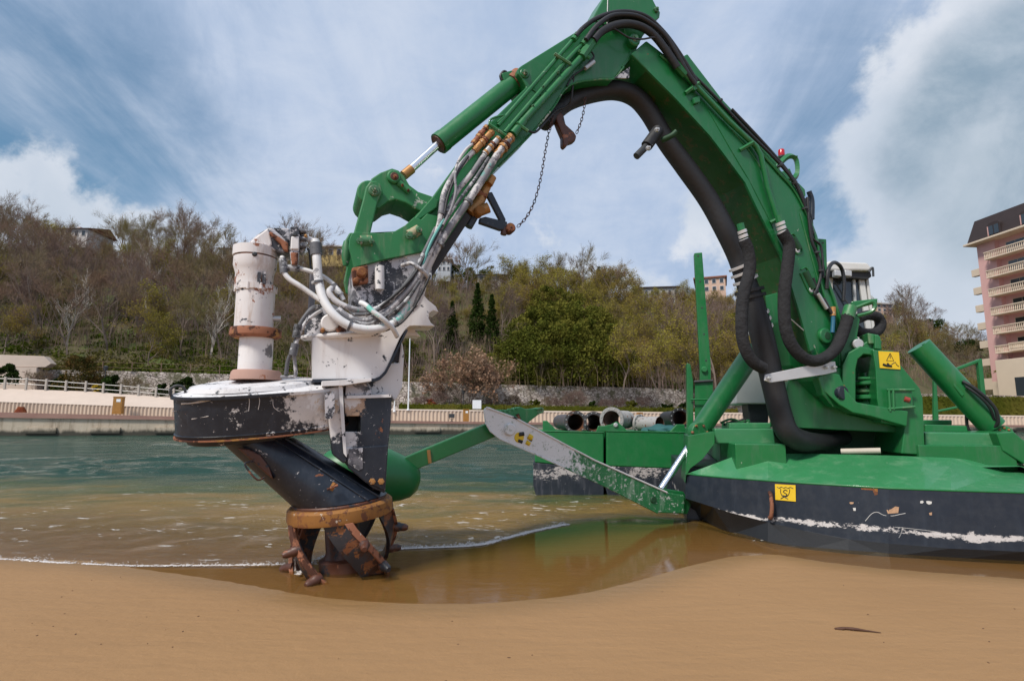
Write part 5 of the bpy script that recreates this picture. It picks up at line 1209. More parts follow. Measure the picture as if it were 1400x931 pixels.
# things hanging under the arch
Pz('rope_horn', [(756, 150), (770, 152), (774, 170), (785, 180), (789, 186), (787, 193), (778, 196), (774, 202), (770, 198), (770, 186), (764, 172)], .05, .10, m_rustd, bevel=.02)
act = Tb('actuator', [(900, 178), (884, 200)], 8, m_black, v=.1, straight=True, sm=40); Tb('actuator_rod', [(888, 196), (870, 214)], 5, m_dark, act, v=.1, straight=True, sm=40)
for (x, y_) in ((886, 203), (898, 178)): Bolt(x, y_, 3.4, .22, m_steel, act)
Tb('actuator_link', [(905, 192, .1), (918, 186, .2), (925, 180, .24)], 4, m_gdark, act)
def chain(pts, v, wire, parent=dr):
    P = [A.p(x, y_, v) for x, y_ in pts]; P = catmull(P, 20); L = [0]
    for i in range(1, len(P)): L.append(L[-1] + (P[i] - P[i - 1]).length)
    pitch = .043; n = int(L[-1] / pitch); bm = B()
    for k in range(n):
        s = (k + .5) * pitch; i = min(len(P) - 1, int(np.searchsorted(L, s))); c0 = P[i - 1].lerp(P[i], (s - L[i - 1]) / (L[i] - L[i - 1])); tt = (P[i] - P[i - 1]).normalized()
        sd = (A.n if k % 2 else tt.cross(A.n).normalized() * 1.0); sd = (sd - tt * sd.dot(tt)).normalized()
        if k % 2: sd = (sd + tt.cross(A.n) * .5).normalized()
        ring = [c0 + tt * (.030 * math.cos(q)) * 1.0 + sd * .014 * math.sin(q) for q in [i2 * math.pi / 4 for i2 in range(9)]]
        add_tube(bm, ring, wire, 5, 1, cap=False, smooth=False)
    return obj('chain', bm, m_rustd, parent, 0, 60)
chain([(753, 158), (752, 170), (749, 188), (745, 210), (741, 235), (736, 258), (729, 280), (719, 298), (706, 312)], .05, .0042)
chain([(800, 134), (798, 152), (794, 168), (788, 183)], .05, .0042); chain([(756, 158), (754, 170), (753, 178)], .08, .0042)
# rusty tool on the underside of the stick
tl = Tb('tool_joint', [(667, 251, .10), (655, 276, .10), (640, 292, .12)], [6.5, 8, 9], m_brass, seg=14, straight=True, sm=40)
Tb('tool_barrel', [(648, 292, .12), (668, 284, .16)], 7.6, m_brass, tl, straight=True, sm=40, seg=14); Tb('tool_barrel', [(668, 252, .16), (673, 242, .16)], 6.2, m_brass, tl, straight=True, sm=40, seg=14)
Disc('tool_cap', 657, 287, 7, .12, .24, m_ornrust, tl)
for (x0, y0, x1, y1) in ((650, 262, 664, 270), (637, 278, 652, 286)): Tb('collar', [(x0, y0, .12), (x1, y1, .12)], 5.5, m_rust, tl, straight=True, sm=40)
Pz('tool_arm', [(664, 264), (673, 262), (692, 300), (690, 309), (684, 302)], .12, .05, m_navy2, tl); Pz('tool_arm', [(656, 298), (664, 296), (694, 303), (694, 314), (684, 315), (655, 305)], .13, .05, m_navy2, tl)
Disc('tool_eye', 699, 311, 7, .05, .15, m_rust, tl); Disc('tool_eye_hole', 699.5, 311, 2.6, .1, .156, m_rustd, tl); Tb('tool_pin', [(690, 312, .1), (688, 321, .1)], 4.5, m_rustd, tl, straight=True, sm=40)
Tb('tool_tip', [(648, 296, .1), (640, 310, .1)], 6.5, m_navy2, tl, straight=True, sm=40)
# --- pump casing (tilted flat drum)
X_ = (A.e * math.cos(math.radians(5)) + Vector((0, 0, 1)) * math.sin(math.radians(5))).normalized()
Z_ = (Vector((0, 0, 1)) * math.cos(math.radians(9)) + A.n * math.sin(math.radians(9))); Z_ = (Z_ - X_ * Z_.dot(X_)).normalized(); Y_ = Z_.cross(X_)
dc = A.p(362, 558, 0)
def drum_ring(a, b, z, cx=0.0, n=64):
    out = []
    for k in range(n):
        q = 2 * math.pi * k / n; c_, s_ = math.cos(q), math.sin(q)
        out.append(dc + X_ * (cx + a * math.copysign(abs(c_) ** .85, c_)) + Y_ * (b * math.copysign(abs(s_) ** .9, s_)) + Z_ * z)
    return out
def drum(name, levels, m_, parent=dr, cx=0.0, smooth=40):
    bm = B(); R_ = [[bm.verts.new(p) for p in drum_ring(a, b, z, cx)] for a, b, z in levels]
    for i in range(len(R_) - 1):
        for j in range(64): bm.faces.new((R_[i][j], R_[i][(j + 1) % 64], R_[i + 1][(j + 1) % 64], R_[i + 1][j]))
    bm.faces.new(R_[0][::-1]); bm.faces.new(R_[-1]); return obj(name, bm, m_, parent, 0, smooth)
pump = drum('pump_casing', [(.69, .42, -.175), (.70, .43, -.15), (.69, .42, -.145), (.69, .42, .145)], m_navy)
drum('casing_rim', [(.712, .442, .146), (.712, .442, .170)], m_navy, pump)
m_cover = paint('scuffed_white_cover', (.66, .64, .64), .55, .1, chips=[((.03, .035, .045), 6, .60), ((.04, .04, .05), 22, .66), (LRUST, 4, .70)], dirt=(.34, .30, .29), dirt_amt=.8, streak=False)
drum('casing_cover', [(.69, .42, .171), (.64, .39, .187), (.46, .28, .202)], m_cover, pump)
Pz('cover_plate', [(440, 521), (508, 517), (508, 521), (470, 527), (440, 528)], .40, .5, m_wpaint, pump, bevel=.003)
drum('cover_hump', [(.52, .40, .19), (.50, .38, .225), (.40, .30, .24)], m_cover, pump, cx=-.07)
drum('lower_casing', [(.42, .28, -.25), (.44, .30, -.24), (.45, .32, -.177)], m_navy, pump, cx=-.17)
drum('lower_lip', [(.705, .435, -.188), (.705, .435, -.176)], m_rust, pump)
bm = B(); add_tube(bm, [dc + X_ * (-.64 + .055 * math.cos(q)) + Y_ * -.12 + Z_ * (.2 + .055 * math.sin(q)) for q in [i * math.pi / 8 for i in range(17)]], .011, 8, 1, cap=False, smooth=False); obj('lifting_ring', bm, m_dark, pump, 0, 60)
# --- bracket between casing and chute
bk = Pz('head_bracket', [(470, 541), (536, 541), (534.5, 575), (531, 608), (529, 640), (526, 674), (510, 668), (478, 640), (467, 628), (467, 613), (470, 590), (493, 590), (493, 569), (472, 569)], .30, .40, m_navy2, bevel=.008)
Pz('bracket_gusset', [(472, 541), (508, 541), (508, 535), (500, 518), (474, 518)], .30, .3, m_mix, bk)
Pz('frame_column', [(452, 530), (469, 528), (470, 560), (472, 600), (474, 630), (470, 634), (455, 622), (452, 600), (449, 575)], .33, .2, m_navy, bk)
Pz('column_slot', [(444, 538), (457, 536), (458, 560), (454, 572), (445, 573)], .46, .1, m_mix, bk, bevel=0)
Pz('column_edge', [(463, 527), (468, 526.5), (471, 575), (474, 625), (470, 620), (466, 575)], .36, .03, m_wpaint, bk, bevel=0)
Pz('lower_plate', [(468, 612), (531, 608), (527, 672), (500, 660), (476, 640)], .315, .03, m_navy2, bk)
Pz('shelf', [(474, 541), (535, 539), (535, 543), (474, 545)], .33, .1, m_wpaint, bk, bevel=0)
Pz('white_scuff_plate', [(477, 614), (496, 612), (496, 640), (490, 643), (476, 634)], .322, .02, m_mix, bk, bevel=0)
for x in (509, 521): Bolt(x, 658, 4.5, .325, m_brass, bk)
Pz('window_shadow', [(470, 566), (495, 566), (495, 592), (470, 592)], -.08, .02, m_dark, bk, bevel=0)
# --- chute: oblique tapered tube from the casing to the cutter
mpc = A.mpp(430, 640); n = 36; secs = []
for f in np.linspace(0, 1, 9):
    cx, cy = 352 + (466 - 352) * f, 600 + (682 - 600) * f; rx = (46 + 16 * f) * mpc; rz = (.24 + .14 * f); tilt = (1 - f) * .02 + f * .09
    c0 = A.p(cx, cy, 0); secs.append([c0 + A.e * rx * math.cos(q) + A.n * rz * math.sin(q) + Vector((0, 0, rx * tilt * math.cos(q) * 1.2)) for q in [2 * math.pi * k / n for k in range(n)]])
bm = B(); R_ = [[bm.verts.new(p) for p in s] for s in secs]
for i in range(8):
    for j in range(n): bm.faces.new((R_[i][j], R_[i][(j + 1) % n], R_[i + 1][(j + 1) % n], R_[i + 1][j]))
bm.faces.new(R_[0]); bm.faces.new(R_[-1][::-1]); chute = obj('suction_chute', bm, m_navy2, dr, 0, 40)
for off in (.62, 1.05):      # welded ridges along the chute
    bm = B(); add_tube(bm, [s[int(n * (.25 - off * .12)) % n] + A.n * .004 for s in secs], .012, 6, 1, smooth=False); obj('ridge', bm, m_navy2, chute, 0, 60)
Pz('access_cover', [(324, 612), (340, 614), (356, 622), (368, 638), (374, 656), (366, 650), (346, 632)], .27, .05, m_rustd, chute)
Tb('handle', [(346, 631, .3), (335, 633, .34), (339, 642, .34), (352, 656, .34), (362, 652, .3)], 1.3, m_rustd, chute, seg=8, k=3)
cl = Tb('anode', [(452, 670, .40), (458, 660, .40)], 3.4, m_ornrust, chute, straight=True, seg=6, sm=None); Tb('anode_bolt', [(447, 669, .42), (462, 663, .42)], 1.6, m_rust, chute, straight=True)
# scrapes across the casing band and the chute
def drum_pt(px, py, a=.69, b=.42):
    d_ = ray(px, py); t0_ = 3.4
    for k in range(900):
        P = CAM + d_ * (t0_ + k * .003); q_ = P - dc; u_, v_ = q_.dot(X_) / a, q_.dot(Y_) / b
        if abs(u_) ** (1 / .85 * 2) + abs(v_) ** (1 / .9 * 2) <= 1.0: return P - d_ * .002
    return A.p(px, py, .45)
m_scrape = simple('scrape_primer', (.60, .55, .52), .7, .15)
for pts, r in (([(248, 551.5), (262, 551), (280, 547), (292, 545.5), (300, 543), (307, 541)], .006), ([(248, 552.5), (270, 550.5), (290, 546.5)], .004), ([(340, 536), (341, 550), (340, 562)], .003), ([(352, 537), (355, 548), (353, 560)], .003), ([(373, 546), (374, 556), (381, 562)], .0025), ([(262, 573), (285, 569)], .003), ([(236, 562), (242, 562)], .004)):
    bm = B(); add_tube(bm, [drum_pt(x, y_) for x, y_ in pts], r, 5, 3); obj('scrape', bm, m_scrape, pump, 0, 60)
# --- cutter head
cc = A.p(466, 693, 0); R0 = 69 * A.mpp(466, 693)
ax = (Vector((0, 0, 1)) + A.e * -.10 + A.n * .03).normalized()
ex = (A.e - ax * A.e.dot(ax)).normalized(); ey = ax.cross(ex)     # ey points away from the camera
def cpt(phi, r, h):      # phi from the camera side, positive to the right
    return cc + ex * (r * math.sin(phi)) - ey * (r * math.cos(phi)) + ax * h
cutter = thing('cutter', None, None); cutter.parent = dr; cutter.location = cc - Vector(dr.location)
del_ = None
def cobj(name, bm, m_, parent=None, bevel=0, smooth=None):
    return obj(name, bm, m_, parent or dr, bevel, smooth)
bpy.data.objects.remove(cutter)
bm = B(); n = 56; prof = [(R0 - .07, -.07), (R0, -.07), (R0 + .006, -.05), (R0, .03), (R0 - .02, .05), (R0 - .09, .05)]
rings = [[bm.verts.new(cpt(2 * math.pi * k / n, r, h)) for k in range(n)] for r, h in prof]
for i in range(len(rings)):
    a, b_ = rings[i], rings[(i + 1) % len(rings)]
    for j in range(n): bm.faces.new((a[j], a[(j + 1) % n], b_[(j + 1) % n], b_[j]))
cutr = cobj('cutter_ring', bm, m_ornrust, None, 0, 40)
bm = B(); n = 40; rr = [[bm.verts.new(cpt(2 * math.pi * k / n, r, h)) for k in range(n)] for r, h in [(.40, .02), (.40, .065), (.39, .075)]]
for i in range(2):
    for j in range(n): bm.faces.new((rr[i][j], rr[i][(j + 1) % n], rr[i + 1][(j + 1) % n], rr[i + 1][j]))
bm.faces.new(rr[0]); bm.faces.new(rr[-1][::-1]); cobj('backing_plate', bm, m_rustd, cutr, 0, 40)
bm = B(); add_lathe(bm, cpt(0, 0, .02), -ax, [(0, .15), (.40, .15), (.44, .17), (.46, .215), (.60, .215), (.62, .20)], 32); cobj('cutter_hub', bm, m_rustd, None, 0, 35)
H_ = .66
def blade(phi0, dphi):
    bm = B(); N = 16; sec = []
    for k in range(N + 1):
        f = k / N; ph = phi0 + dphi * (f ** 1.15); r = R0 - .02 + .045 * math.sin(f * math.pi * .9) - .10 * f ** 2; h = -.06 - H_ * f
        wd = .26 + .05 * math.sin(f * math.pi); dt = wd / max(.2, r)     # blade plate leans inwards behind its edge
        sec.append([bm.verts.new(p) for p in (cpt(ph, r + .012, h), cpt(ph - .05, r + .01, h + .005), cpt(ph - .05 - dt * .85, r - .035, h + .05), cpt(ph - dt * .85, r - .07, h + .05), cpt(ph + .02, r - .03, h))])
    for k in range(N):
        for j in range(5): bm.faces.new((sec[k][j], sec[k][(j + 1) % 5], sec[k + 1][(j + 1) % 5], sec[k + 1][j]))
    bm.faces.new(sec[0]); bm.faces.new(sec[-1][::-1])
    return cobj('blade', bm, m_bladep, None, .003, 50)
m_bladep = paint('blade_rust_and_paint', (.030, .030, .036), .45, .4, chips=[(RUST, 2.6, .53), ((.26, .10, .035), 7, .60), ((.05, .02, .012), 4, .56)], dirt=DRUST, dirt_amt=.7, bstr=.5)
for k in range(5):
    p0 = math.radians(-68 + 72 * k); bl = blade(p0, math.radians(66))
    bm = B(); sec = []
    for i in range(15):
        f = i / 14; ph = p0 + math.radians(66) * f ** 1.15; r = R0 - .005 + .045 * math.sin(f * math.pi * .9) - .10 * f ** 2; h = -.06 - H_ * f; w_ = .075 - .02 * f
        sec.append([bm.verts.new(cpt(ph + a_, r + b_, h)) for a_, b_ in ((w_, .014), (-w_, .018), (-w_, -.018), (w_, -.02))])
    for i in range(14):
        for j in range(4): bm.faces.new((sec[i][j], sec[i][(j + 1) % 4], sec[i + 1][(j + 1) % 4], sec[i + 1][j]))
    bm.faces.new(sec[0]); bm.faces.new(sec[-1][::-1]); cobj('blade_edge', bm, m_rust, bl, .004, None)
    for f in (.28, .62, .97):        # teeth standing out from the blade edge
        ph = p0 + math.radians(66) * f ** 1.15; r = R0 + .045 * math.sin(f * math.pi * .9) - .10 * f ** 2
        a_ = cpt(ph + .0, r - .03, -.06 - H_ * f); b_ = cpt(ph - .10, r + .10, -.06 - H_ * f - .02); bm = B()
        add_tube(bm, [a_, a_.lerp(b_, .45), a_.lerp(b_, .5), a_.lerp(b_, .8), b_], [.042, .044, .036, .034, .020], 12, 1, smooth=False); cobj('tooth', bm, m_rustd, bl, 0, 50)

# --- hull
st = [937, 945, 958, 975, 1000, 1050, 1100, 1160, 1215, 1300, 1400]
yt = np.interp(st, [937, 960, 1000, 1100, 1215, 1300, 1400], [648, 650.5, 654, 661, 668, 671, 674])
ysc = np.interp(st, [937, 1000, 1067, 1143, 1263, 1400], [681, 701, 718, 735, 748, 754])
yb = np.interp(st, [937, 950, 988, 1050, 1115, 1263, 1400], [699, 710, 727, 742, 754, 764, 771])
top = [onz(x, y_, .62) for x, y_ in zip(st, yt)]; mid = [atY(x, y_, p.y - .02) for x, y_, p in zip(st, ysc, top)]; bot = [onz(x, y_, -.03) for x, y_ in zip(st, yb)]
iy = np.interp(st, [937, 958, 1000, 1016, 1100, 1283, 1400], [648, 641, 625, 620, 620, 624, 636]); iz = np.interp(st, [937, 1016, 1283, 1400], [.625, .90, .90, .78])
inn = [onz(x, y_, z_) for x, y_, z_ in zip(st, iy, iz)]
ext = [(5.35, 5.32), (5.75, 5.5), (6.05, 6.0), (6.15, 6.9)]; exi = [(5.6, 6.4), (5.75, 6.6), (5.9, 6.8), (6.0, 7.1)]
for (x, y_), (xi, yi) in zip(ext, exi):
    top.append(Vector((x, y_, .62))); mid.append(Vector((x, y_, .16))); bot.append(Vector((x * .995, y_ + .06, -.03))); inn.append(Vector((xi, yi, .80)))
hb_, ha = Vector((.225, .974, 0)), Vector((.974, -.225, 0))
for L_, off in ((top, 0), (mid, 0), (bot, 0), (inn, .0)):
    L_.insert(0, L_[0] + hb_ * 1.5 + ha * .05); L_.append(L_[-1] + hb_ * 1.5)
bm = B(); N = len(top)
V = [[bm.verts.new(p) for p in L_] for L_ in (bot, mid, top, inn)]
for i in range(N - 1):
    for k in range(3):
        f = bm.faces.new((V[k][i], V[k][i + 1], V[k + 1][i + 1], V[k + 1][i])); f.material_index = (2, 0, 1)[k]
fl = bm.faces.new([V[3][i] for i in range(N)]); fl.material_index = 1
fl = bm.faces.new([V[0][i] for i in range(N)][::-1])
m_hull = paint('navy_hull_paint', (.014, .019, .029), .38, .25, chips=[((.45, .43, .42), 26, .745), ((.36, .17, .08), 2.2, .745)], dirt=(.028, .036, .050), dirt_amt=.7, dark_below=.02, band=(.15, .27, (.56, .52, .50)),
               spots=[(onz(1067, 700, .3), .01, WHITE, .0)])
hull = obj('bow_hull', bm, [m_hull, m_gdeck, simple('black_undercut', (.010, .010, .011), .45, .4, 4)], dr, .006, None)  # undercut faces below the chine are near-black
bm = B(); add_tube(bm, [p + Vector((0, 0, .004)) for p in top[1:-1]], .009, 6, 1, smooth=False); obj('knuckle', bm, m_green, hull, 0, 60)
bm = B()      # mooring loop on the bow
pA, pB = mid[6].lerp(mid[7], .05), top[6].lerp(top[7], .05); pl_ = lambda f: pA.lerp(pB, f)
add_tube(bm, [pl_(.12), pl_(.16) + Vector((-.02, -.075, 0)), pl_(.4) + Vector((-.02, -.10, 0)), pl_(.66) + Vector((-.02, -.075, 0)), pl_(.72)], .022, 10, 4); obj('mooring_loop', bm, m_rust, hull, 0, 60)
# scratches and chips are shallow flakes on the hull skin
def hull_pt(px, py, off=.004):
    d_ = ray(px, py); best = None
    for i in range(1, N - 2):
        for tri in ((mid[i], mid[i + 1], top[i + 1]), (mid[i], top[i + 1], top[i])):
            nrm = (tri[1] - tri[0]).cross(tri[2] - tri[0]).normalized(); den = d_.dot(nrm)
            if abs(den) < 1e-6: continue
            t_ = (tri[0] - CAM).dot(nrm) / den; P = CAM + d_ * t_
            sx_ = [((tri[(k + 1) % 3] - tri[k]).cross(P - tri[k])).dot(nrm) for k in range(3)]
            if min(sx_) > -1e-4 or max(sx_) < 1e-4:
                if nrm.y > 0: nrm = -nrm
                return P + nrm * off, nrm
    return atY(px, py, 5.5), Vector((0, -1, 0))
def decal(pts, m_, off, name='scratch', parent=hull, th=.003):
    bm = B(); P = [hull_pt(x, y_, off) for x, y_ in pts]; add_prism(bm, [p for p, _ in P], -P[0][1] * th); return obj(name, bm, m_, parent)
def hline(pts, r, m_, off=.004, name='scratch', parent=hull):
    bm = B(); add_tube(bm, [hull_pt(x, y_, off)[0] for x, y_ in pts], r, 5, 3); return obj(name, bm, m_, parent, 0, 60)
m_scr = simple('scratch_primer', (.60, .58, .55), .7, .1); m_bare = simple('bare_chip', (.45, .27, .16), .8, .4, 30)
hline([(1183, 712), (1192, 702), (1200, 700), (1208, 704), (1220, 705), (1230, 703), (1238, 701.5)], .0028, m_scr, .0)
hline([(1197, 719), (1225, 720.5), (1260, 724), (1282, 727)], .002, m_scr, .0); hline([(1280, 731), (1300, 732), (1315, 733)], .0026, m_scr, .0); hline([(1234, 722), (1232, 729), (1229, 735)], .0015, m_scr, .0)
decal([(1212, 697), (1218, 696), (1224, 692), (1229, 693), (1228, 701), (1214, 702)], m_bare, .002); decal([(1258, 685), (1261, 684), (1263, 686), (1261, 688), (1258, 687.5)], m_scr, .002); decal([(1266, 685), (1269, 684.5), (1274, 685.5), (1273.5, 688.5), (1270, 689.5), (1267, 688)], m_scr, .002)
decal([(1270, 701), (1274, 700), (1274, 704), (1271, 704)], m_bare, .002); decal([(1161, 687), (1163, 686), (1167.5, 686.5), (1166.5, 688.5), (1163, 689)], m_bare, .002); decal([(1166, 694), (1170, 694), (1170, 698), (1167, 698)], m_scr, .002)
decal([(1177, 667), (1200, 668), (1200, 676), (1196, 677), (1193, 670), (1178, 669)], m_ornrust, .002)
# hull warning sign: waves above a hook, crossed out
hs = decal([(1060, 661.5), (1088, 663), (1088.5, 685.5), (1060.5, 683)], m_yel, .012, 'warning_sign', hull, .006)
def hink(pts, r): hline(pts, r, m_ink, .013, 'pictogram', hs)
hink([(1063, 665.5), (1066, 667), (1069, 665.5), (1072, 667), (1075, 666), (1078, 667.5), (1081, 666), (1085, 667.5)], .004); hink([(1068, 668), (1068, 674), (1071, 678), (1074, 679), (1078, 677), (1080, 672), (1080, 668.5)], .0045)
hink([(1077, 671), (1074, 669.5), (1071.5, 672), (1074, 674), (1076.5, 676), (1074, 678), (1071, 677)], .005); hink([(1068, 681.5), (1077, 676.5)], .005); hink([(1069, 677), (1078, 682)], .005)

# body behind the bow, side floats, deck boxes
HT = Pl((4.1, 7.0, 0), (.974, -.225, 0))
for plan in ([(2.72, 7.05), (3.28, 6.93), (3.5, 7.9), (2.9, 8.05)], [(4.72, 6.72), (5.7, 6.55), (6.2, 7.3), (6.2, 7.7), (4.85, 7.9)], [(2.9, 8.06), (6.25, 7.72), (7.4, 12.5), (4.3, 13.2)]):
    bm = B(); add_prism(bm, [Vector((x, y_, .70)) for x, y_ in plan], (0, 0, .32)); obj('main_deck', bm, m_green, dr, .01)
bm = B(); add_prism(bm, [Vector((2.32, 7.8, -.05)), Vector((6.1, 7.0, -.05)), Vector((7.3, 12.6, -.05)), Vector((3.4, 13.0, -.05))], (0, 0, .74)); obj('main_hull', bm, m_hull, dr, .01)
Pz('deck_locker', [(977, 586), (1057, 586), (1060, 607), (977, 606)], -.15, 1.2, m_gdeck, pl=HT); Pz('locker_lid', [(997, 578), (1054, 578), (1054, 586), (997, 586)], -.5, .8, m_gdeck, pl=HT)
Pz('deck_locker', [(1265, 591), (1356, 592), (1371, 615), (1265, 617)], -.05, 1.3, m_gdeck, pl=HT); Pz('locker_lid', [(1265, 580), (1322, 582), (1324, 591), (1265, 591)], -.6, .9, m_green, pl=HT); Pz('locker_lid', [(1262, 574), (1302, 574), (1302, 581), (1262, 580)], -1.2, .5, m_green, pl=HT)
Pz('side_cheek', [(941, 596), (977, 590), (977, 606), (960, 628), (944, 640), (938, 650), (937, 660)], .0, .9, m_green, pl=HT)
Pz('side_cheek', [(1362, 592), (1386, 590), (1400, 602), (1440, 606), (1470, 640), (1400, 634), (1371, 616)], .1, .9, m_green, pl=HT)
# turret
tb = Pz('turret', [(1193, 478), (1222, 480), (1230, 497), (1258, 531), (1262, 545), (1265, 622), (1232, 620), (1237, 583), (1205, 578), (1199, 545), (1197, 505)], .10, .9, m_green, pl=HT)
Pz('turret_arch', [(1152, 560), (1152, 500), (1160, 482), (1176, 473), (1196, 477), (1198, 490), (1190, 485), (1181, 484), (1173, 491), (1170, 505), (1170, 556)], .05, .35, m_green, tb, HT)
Pz('turret_back', [(1150, 486), (1222, 482), (1240, 585), (1085, 585), (1090, 520), (1120, 515)], -.75, .1, m_gdark, tb, HT)  # back wall with the interior's shade in its colour
Pz('slew_ring', [(1119, 519), (1128, 536), (1147, 553), (1166, 564), (1191, 569), (1215, 576), (1240, 583), (1242, 562), (1206, 556), (1172, 550), (1156, 532), (1148, 512), (1130, 508)], .18, .9, m_green, tb, HT)
Pz('under_frame', [(1078, 520), (1112, 516), (1130, 545), (1160, 566), (1200, 575), (1240, 588), (1240, 592), (1065, 584), (1068, 560)], -.15, .6, m_green, tb, HT)
Pz('deck_recess_shade', [(1058, 580), (1238, 586), (1238, 622), (1058, 622)], -.75, .1, m_gdark, tb, HT)  # dark panel, the cavity's shade put into its colour
for (y_, r, m_) in ((521, 24, m_green), (531, 17, m_gworn), (540, 22, m_green), (549, 14, m_gworn)):
    c0 = HT.p(1184, y_, -.28); mp = HT.mpp(1184, y_); bm = B(); add_lathe(bm, c0, (0, 0, -1), [(0, r * mp * .9), (.015, r * mp), (.045, r * mp), (.06, r * mp * .9)], 24); obj('swivel_disc', bm, m_, tb, 0, 40)
c0 = HT.p(1184, 510, -.28); bm = B(); add_lathe(bm, c0, (0, 0, -1), [(0, .09), (.6, .09)], 16); obj('swivel_post', bm, m_green, tb, 0, 40)
Tb('swivel_rail', [(1172, 517), (1206, 518)], 2.4, m_green, tb, HT, v=-.1, straight=True); Disc('pale_cable_drum', 1196, 540, 5, -.4, -.3, m_alu, tb, HT)
bx = Pz('junction_box', [(1217, 532), (1247, 533), (1249, 556), (1219, 560)], .17, .07, m_green, tb, HT)
for (x0, y0, x1, y1) in ((1212, 533, 1250, 533), (1214, 559, 1251, 556), (1215, 531, 1217, 562), (1221, 531, 1222, 560)): Tb('box_rail', [(x0, y0), (x1, y1)], 1.8, m_gworn, bx, HT, v=.18, straight=True, seg=6)
Tb('maker_badge', [(1236, 545), (1243, 547)], 3.6, simple('red_badge', (.30, .04, .03), .5), bx, HT, v=.165, straight=True, seg=12)
ws = Pz('warning_sign', [(1201, 480), (1229, 481.5), (1231, 505), (1203, 503)], .113, .008, m_yel, tb, HT, bevel=0)
def tink(pts, r): Tb('pictogram', pts, r, m_ink, ws, HT, v=.114, straight=True, seg=5)
tink([(1217, 483), (1212, 493), (1222, 493.5), (1217, 483)], .45); tink([(1217, 486), (1217, 490)], .5); tink([(1207, 498), (1212, 500), (1219, 500.5)], 1.6); tink([(1213, 496.5), (1216, 500)], 1.2); tink([(1219, 498), (1224, 495), (1226, 499), (1229, 501)], .5)
Pz('small_fitting', [(1164, 412), (1200, 408), (1200, 414), (1164, 424)][:4], -.2, .04, m_green, tb, HT)
Tb('guard_bar', [(1160, 424), (1175, 419), (1190, 413), (1195, 414), (1196, 420), (1190, 427), (1172, 432)], 2.6, m_green, tb, HT, v=-.15, seg=6, k=2)
Pz('head_casting', [(1150, 440), (1162, 425), (1176, 436), (1172, 460), (1180, 470), (1196, 460), (1206, 466), (1204, 480), (1160, 482), (1152, 500), (1148, 480)], -.05, .5, m_green, tb, HT)
Disc('casting_boss', 1174, 470, 7, -.04, .02, m_steel, tb, HT); Pz('casting_step', [(1196, 457), (1204, 460), (1206, 478), (1196, 477)], .02, .3, m_green, tb, HT)
Pz('valve_box', [(1186, 455), (1202, 458), (1204, 470), (1188, 470)], .0, .3, m_gworn, tb, HT)
Tb('cream_pipe', [(1150, 617, -.1), (1200, 616, .05), (1204, 616, .06)], 4.2, simple('cream_pipe', (.52, .46, .38), .6), dr, HT, straight=True, sm=40)
# cab
CB = Pl((5.25, 8.7, 0), (.974, -.225, 0))
m_cabw = simple('cab_white', (.58, .57, .55), .4, .05, 3)
cab = Pz('cab_roof', [(1128, 360), (1134, 357), (1186, 359), (1192, 366), (1190, 370), (1128, 369)], .7, 1.5, m_cabw, pl=CB, bevel=.03)
Pz('roof_trim', [(1128, 369), (1190, 370), (1192, 378), (1186, 382), (1130, 378)], .62, 1.36, m_dark, cab, CB)
for (a0, b0, a1, b1, w_) in ((1178, 380, 1190, 460, 4), (1168, 381, 1172, 460, 2), (1136, 378, 1136, 460, 3), (1186, 380, 1196, 460, 2)): Pz('cab_pillar', [(a0 - w_, b0), (a0 + w_, b0), (a1 + w_, b1), (a1 - w_, b1)], .55, .12, m_cabw, cab, CB)
Pz('cab_glass', [(1136, 378), (1180, 380), (1190, 462), (1134, 462)], .5, .03, m_glass, cab, CB, bevel=0)
Pz('cab_body', [(1128, 458), (1198, 458), (1200, 560), (1128, 560)], .55, 1.3, m_cabw, cab, CB)
for q in (1146, 1160): Pz('roof_lamp', [(q - 5, 369), (q + 5, 370), (q + 5, 378), (q - 5, 377)], .78, .12, m_steel, cab, CB)
Tb('wiper', [(1142, 386), (1162, 420)], 1, m_dark, cab, CB, v=.58, straight=True); Tb('mirror_arm', [(1188, 372), (1193, 366), (1194, 378)], 1.4, m_dark, cab, CB, v=.7)
# far spud post behind the boom, ladder post, cream generator box
Pz('spud_post', [(1118, 326), (1130, 327), (1133, 440), (1119, 440)], -.6, .15, m_green, pl=HT); Disc('post_hole', 1125, 332, 1.6, -.62, -.595, m_dark, pl=HT)
LP = Pl((3.4, 9.6, 0), (.974, -.225, 0))
post = Pz('ladder_post', [(949, 346), (960, 345), (972, 500), (972, 592), (957, 592), (957, 500)], .0, .15, m_green, pl=LP)
for y_ in (350, 385, 421, 457, 493): Disc('post_hole', 954.5 + (y_ - 350) * .075, y_, 2.0, -.04, .003, m_dark, post, LP, seg=12)
Pz('post_sleeve', [(950, 523), (975, 521), (975, 590), (950, 592)], .06, .05, m_green, post, LP); Tb('sleeve_rim', [(949, 522), (975, 520.5)], 1.8, m_dark, post, LP, v=.08, straight=True)
Pz('side_fin', [(939, 496), (944, 498), (948, 522), (948, 592), (940, 592)], .1, .3, m_green, pl=LP); Tb('rung', [(944, 546), (974, 546)], 1.2, m_green, post, LP, v=.14, straight=True); Disc('sleeve_bolt', 963, 505, 4, .0, .05, m_gworn, post, LP)
Pz('post_base', [(940, 585), (985, 585), (990, 606), (940, 606)], .2, .6, m_green, pl=LP)
gb = Pz('generator_box', [(1016, 498), (1028, 482), (1056, 482), (1056, 552), (1006, 552), (1006, 510)], .1, 1.0, m_cream2, pl=Pl((4.0, 8.9, 0), (.974, -.225, 0)), bevel=.02)
Pz('box_foot', [(1022, 552), (1052, 552), (1050, 582), (1026, 582)], .0, .6, m_dark, pl=Pl((4.0, 8.9, 0), (.974, -.225, 0)))
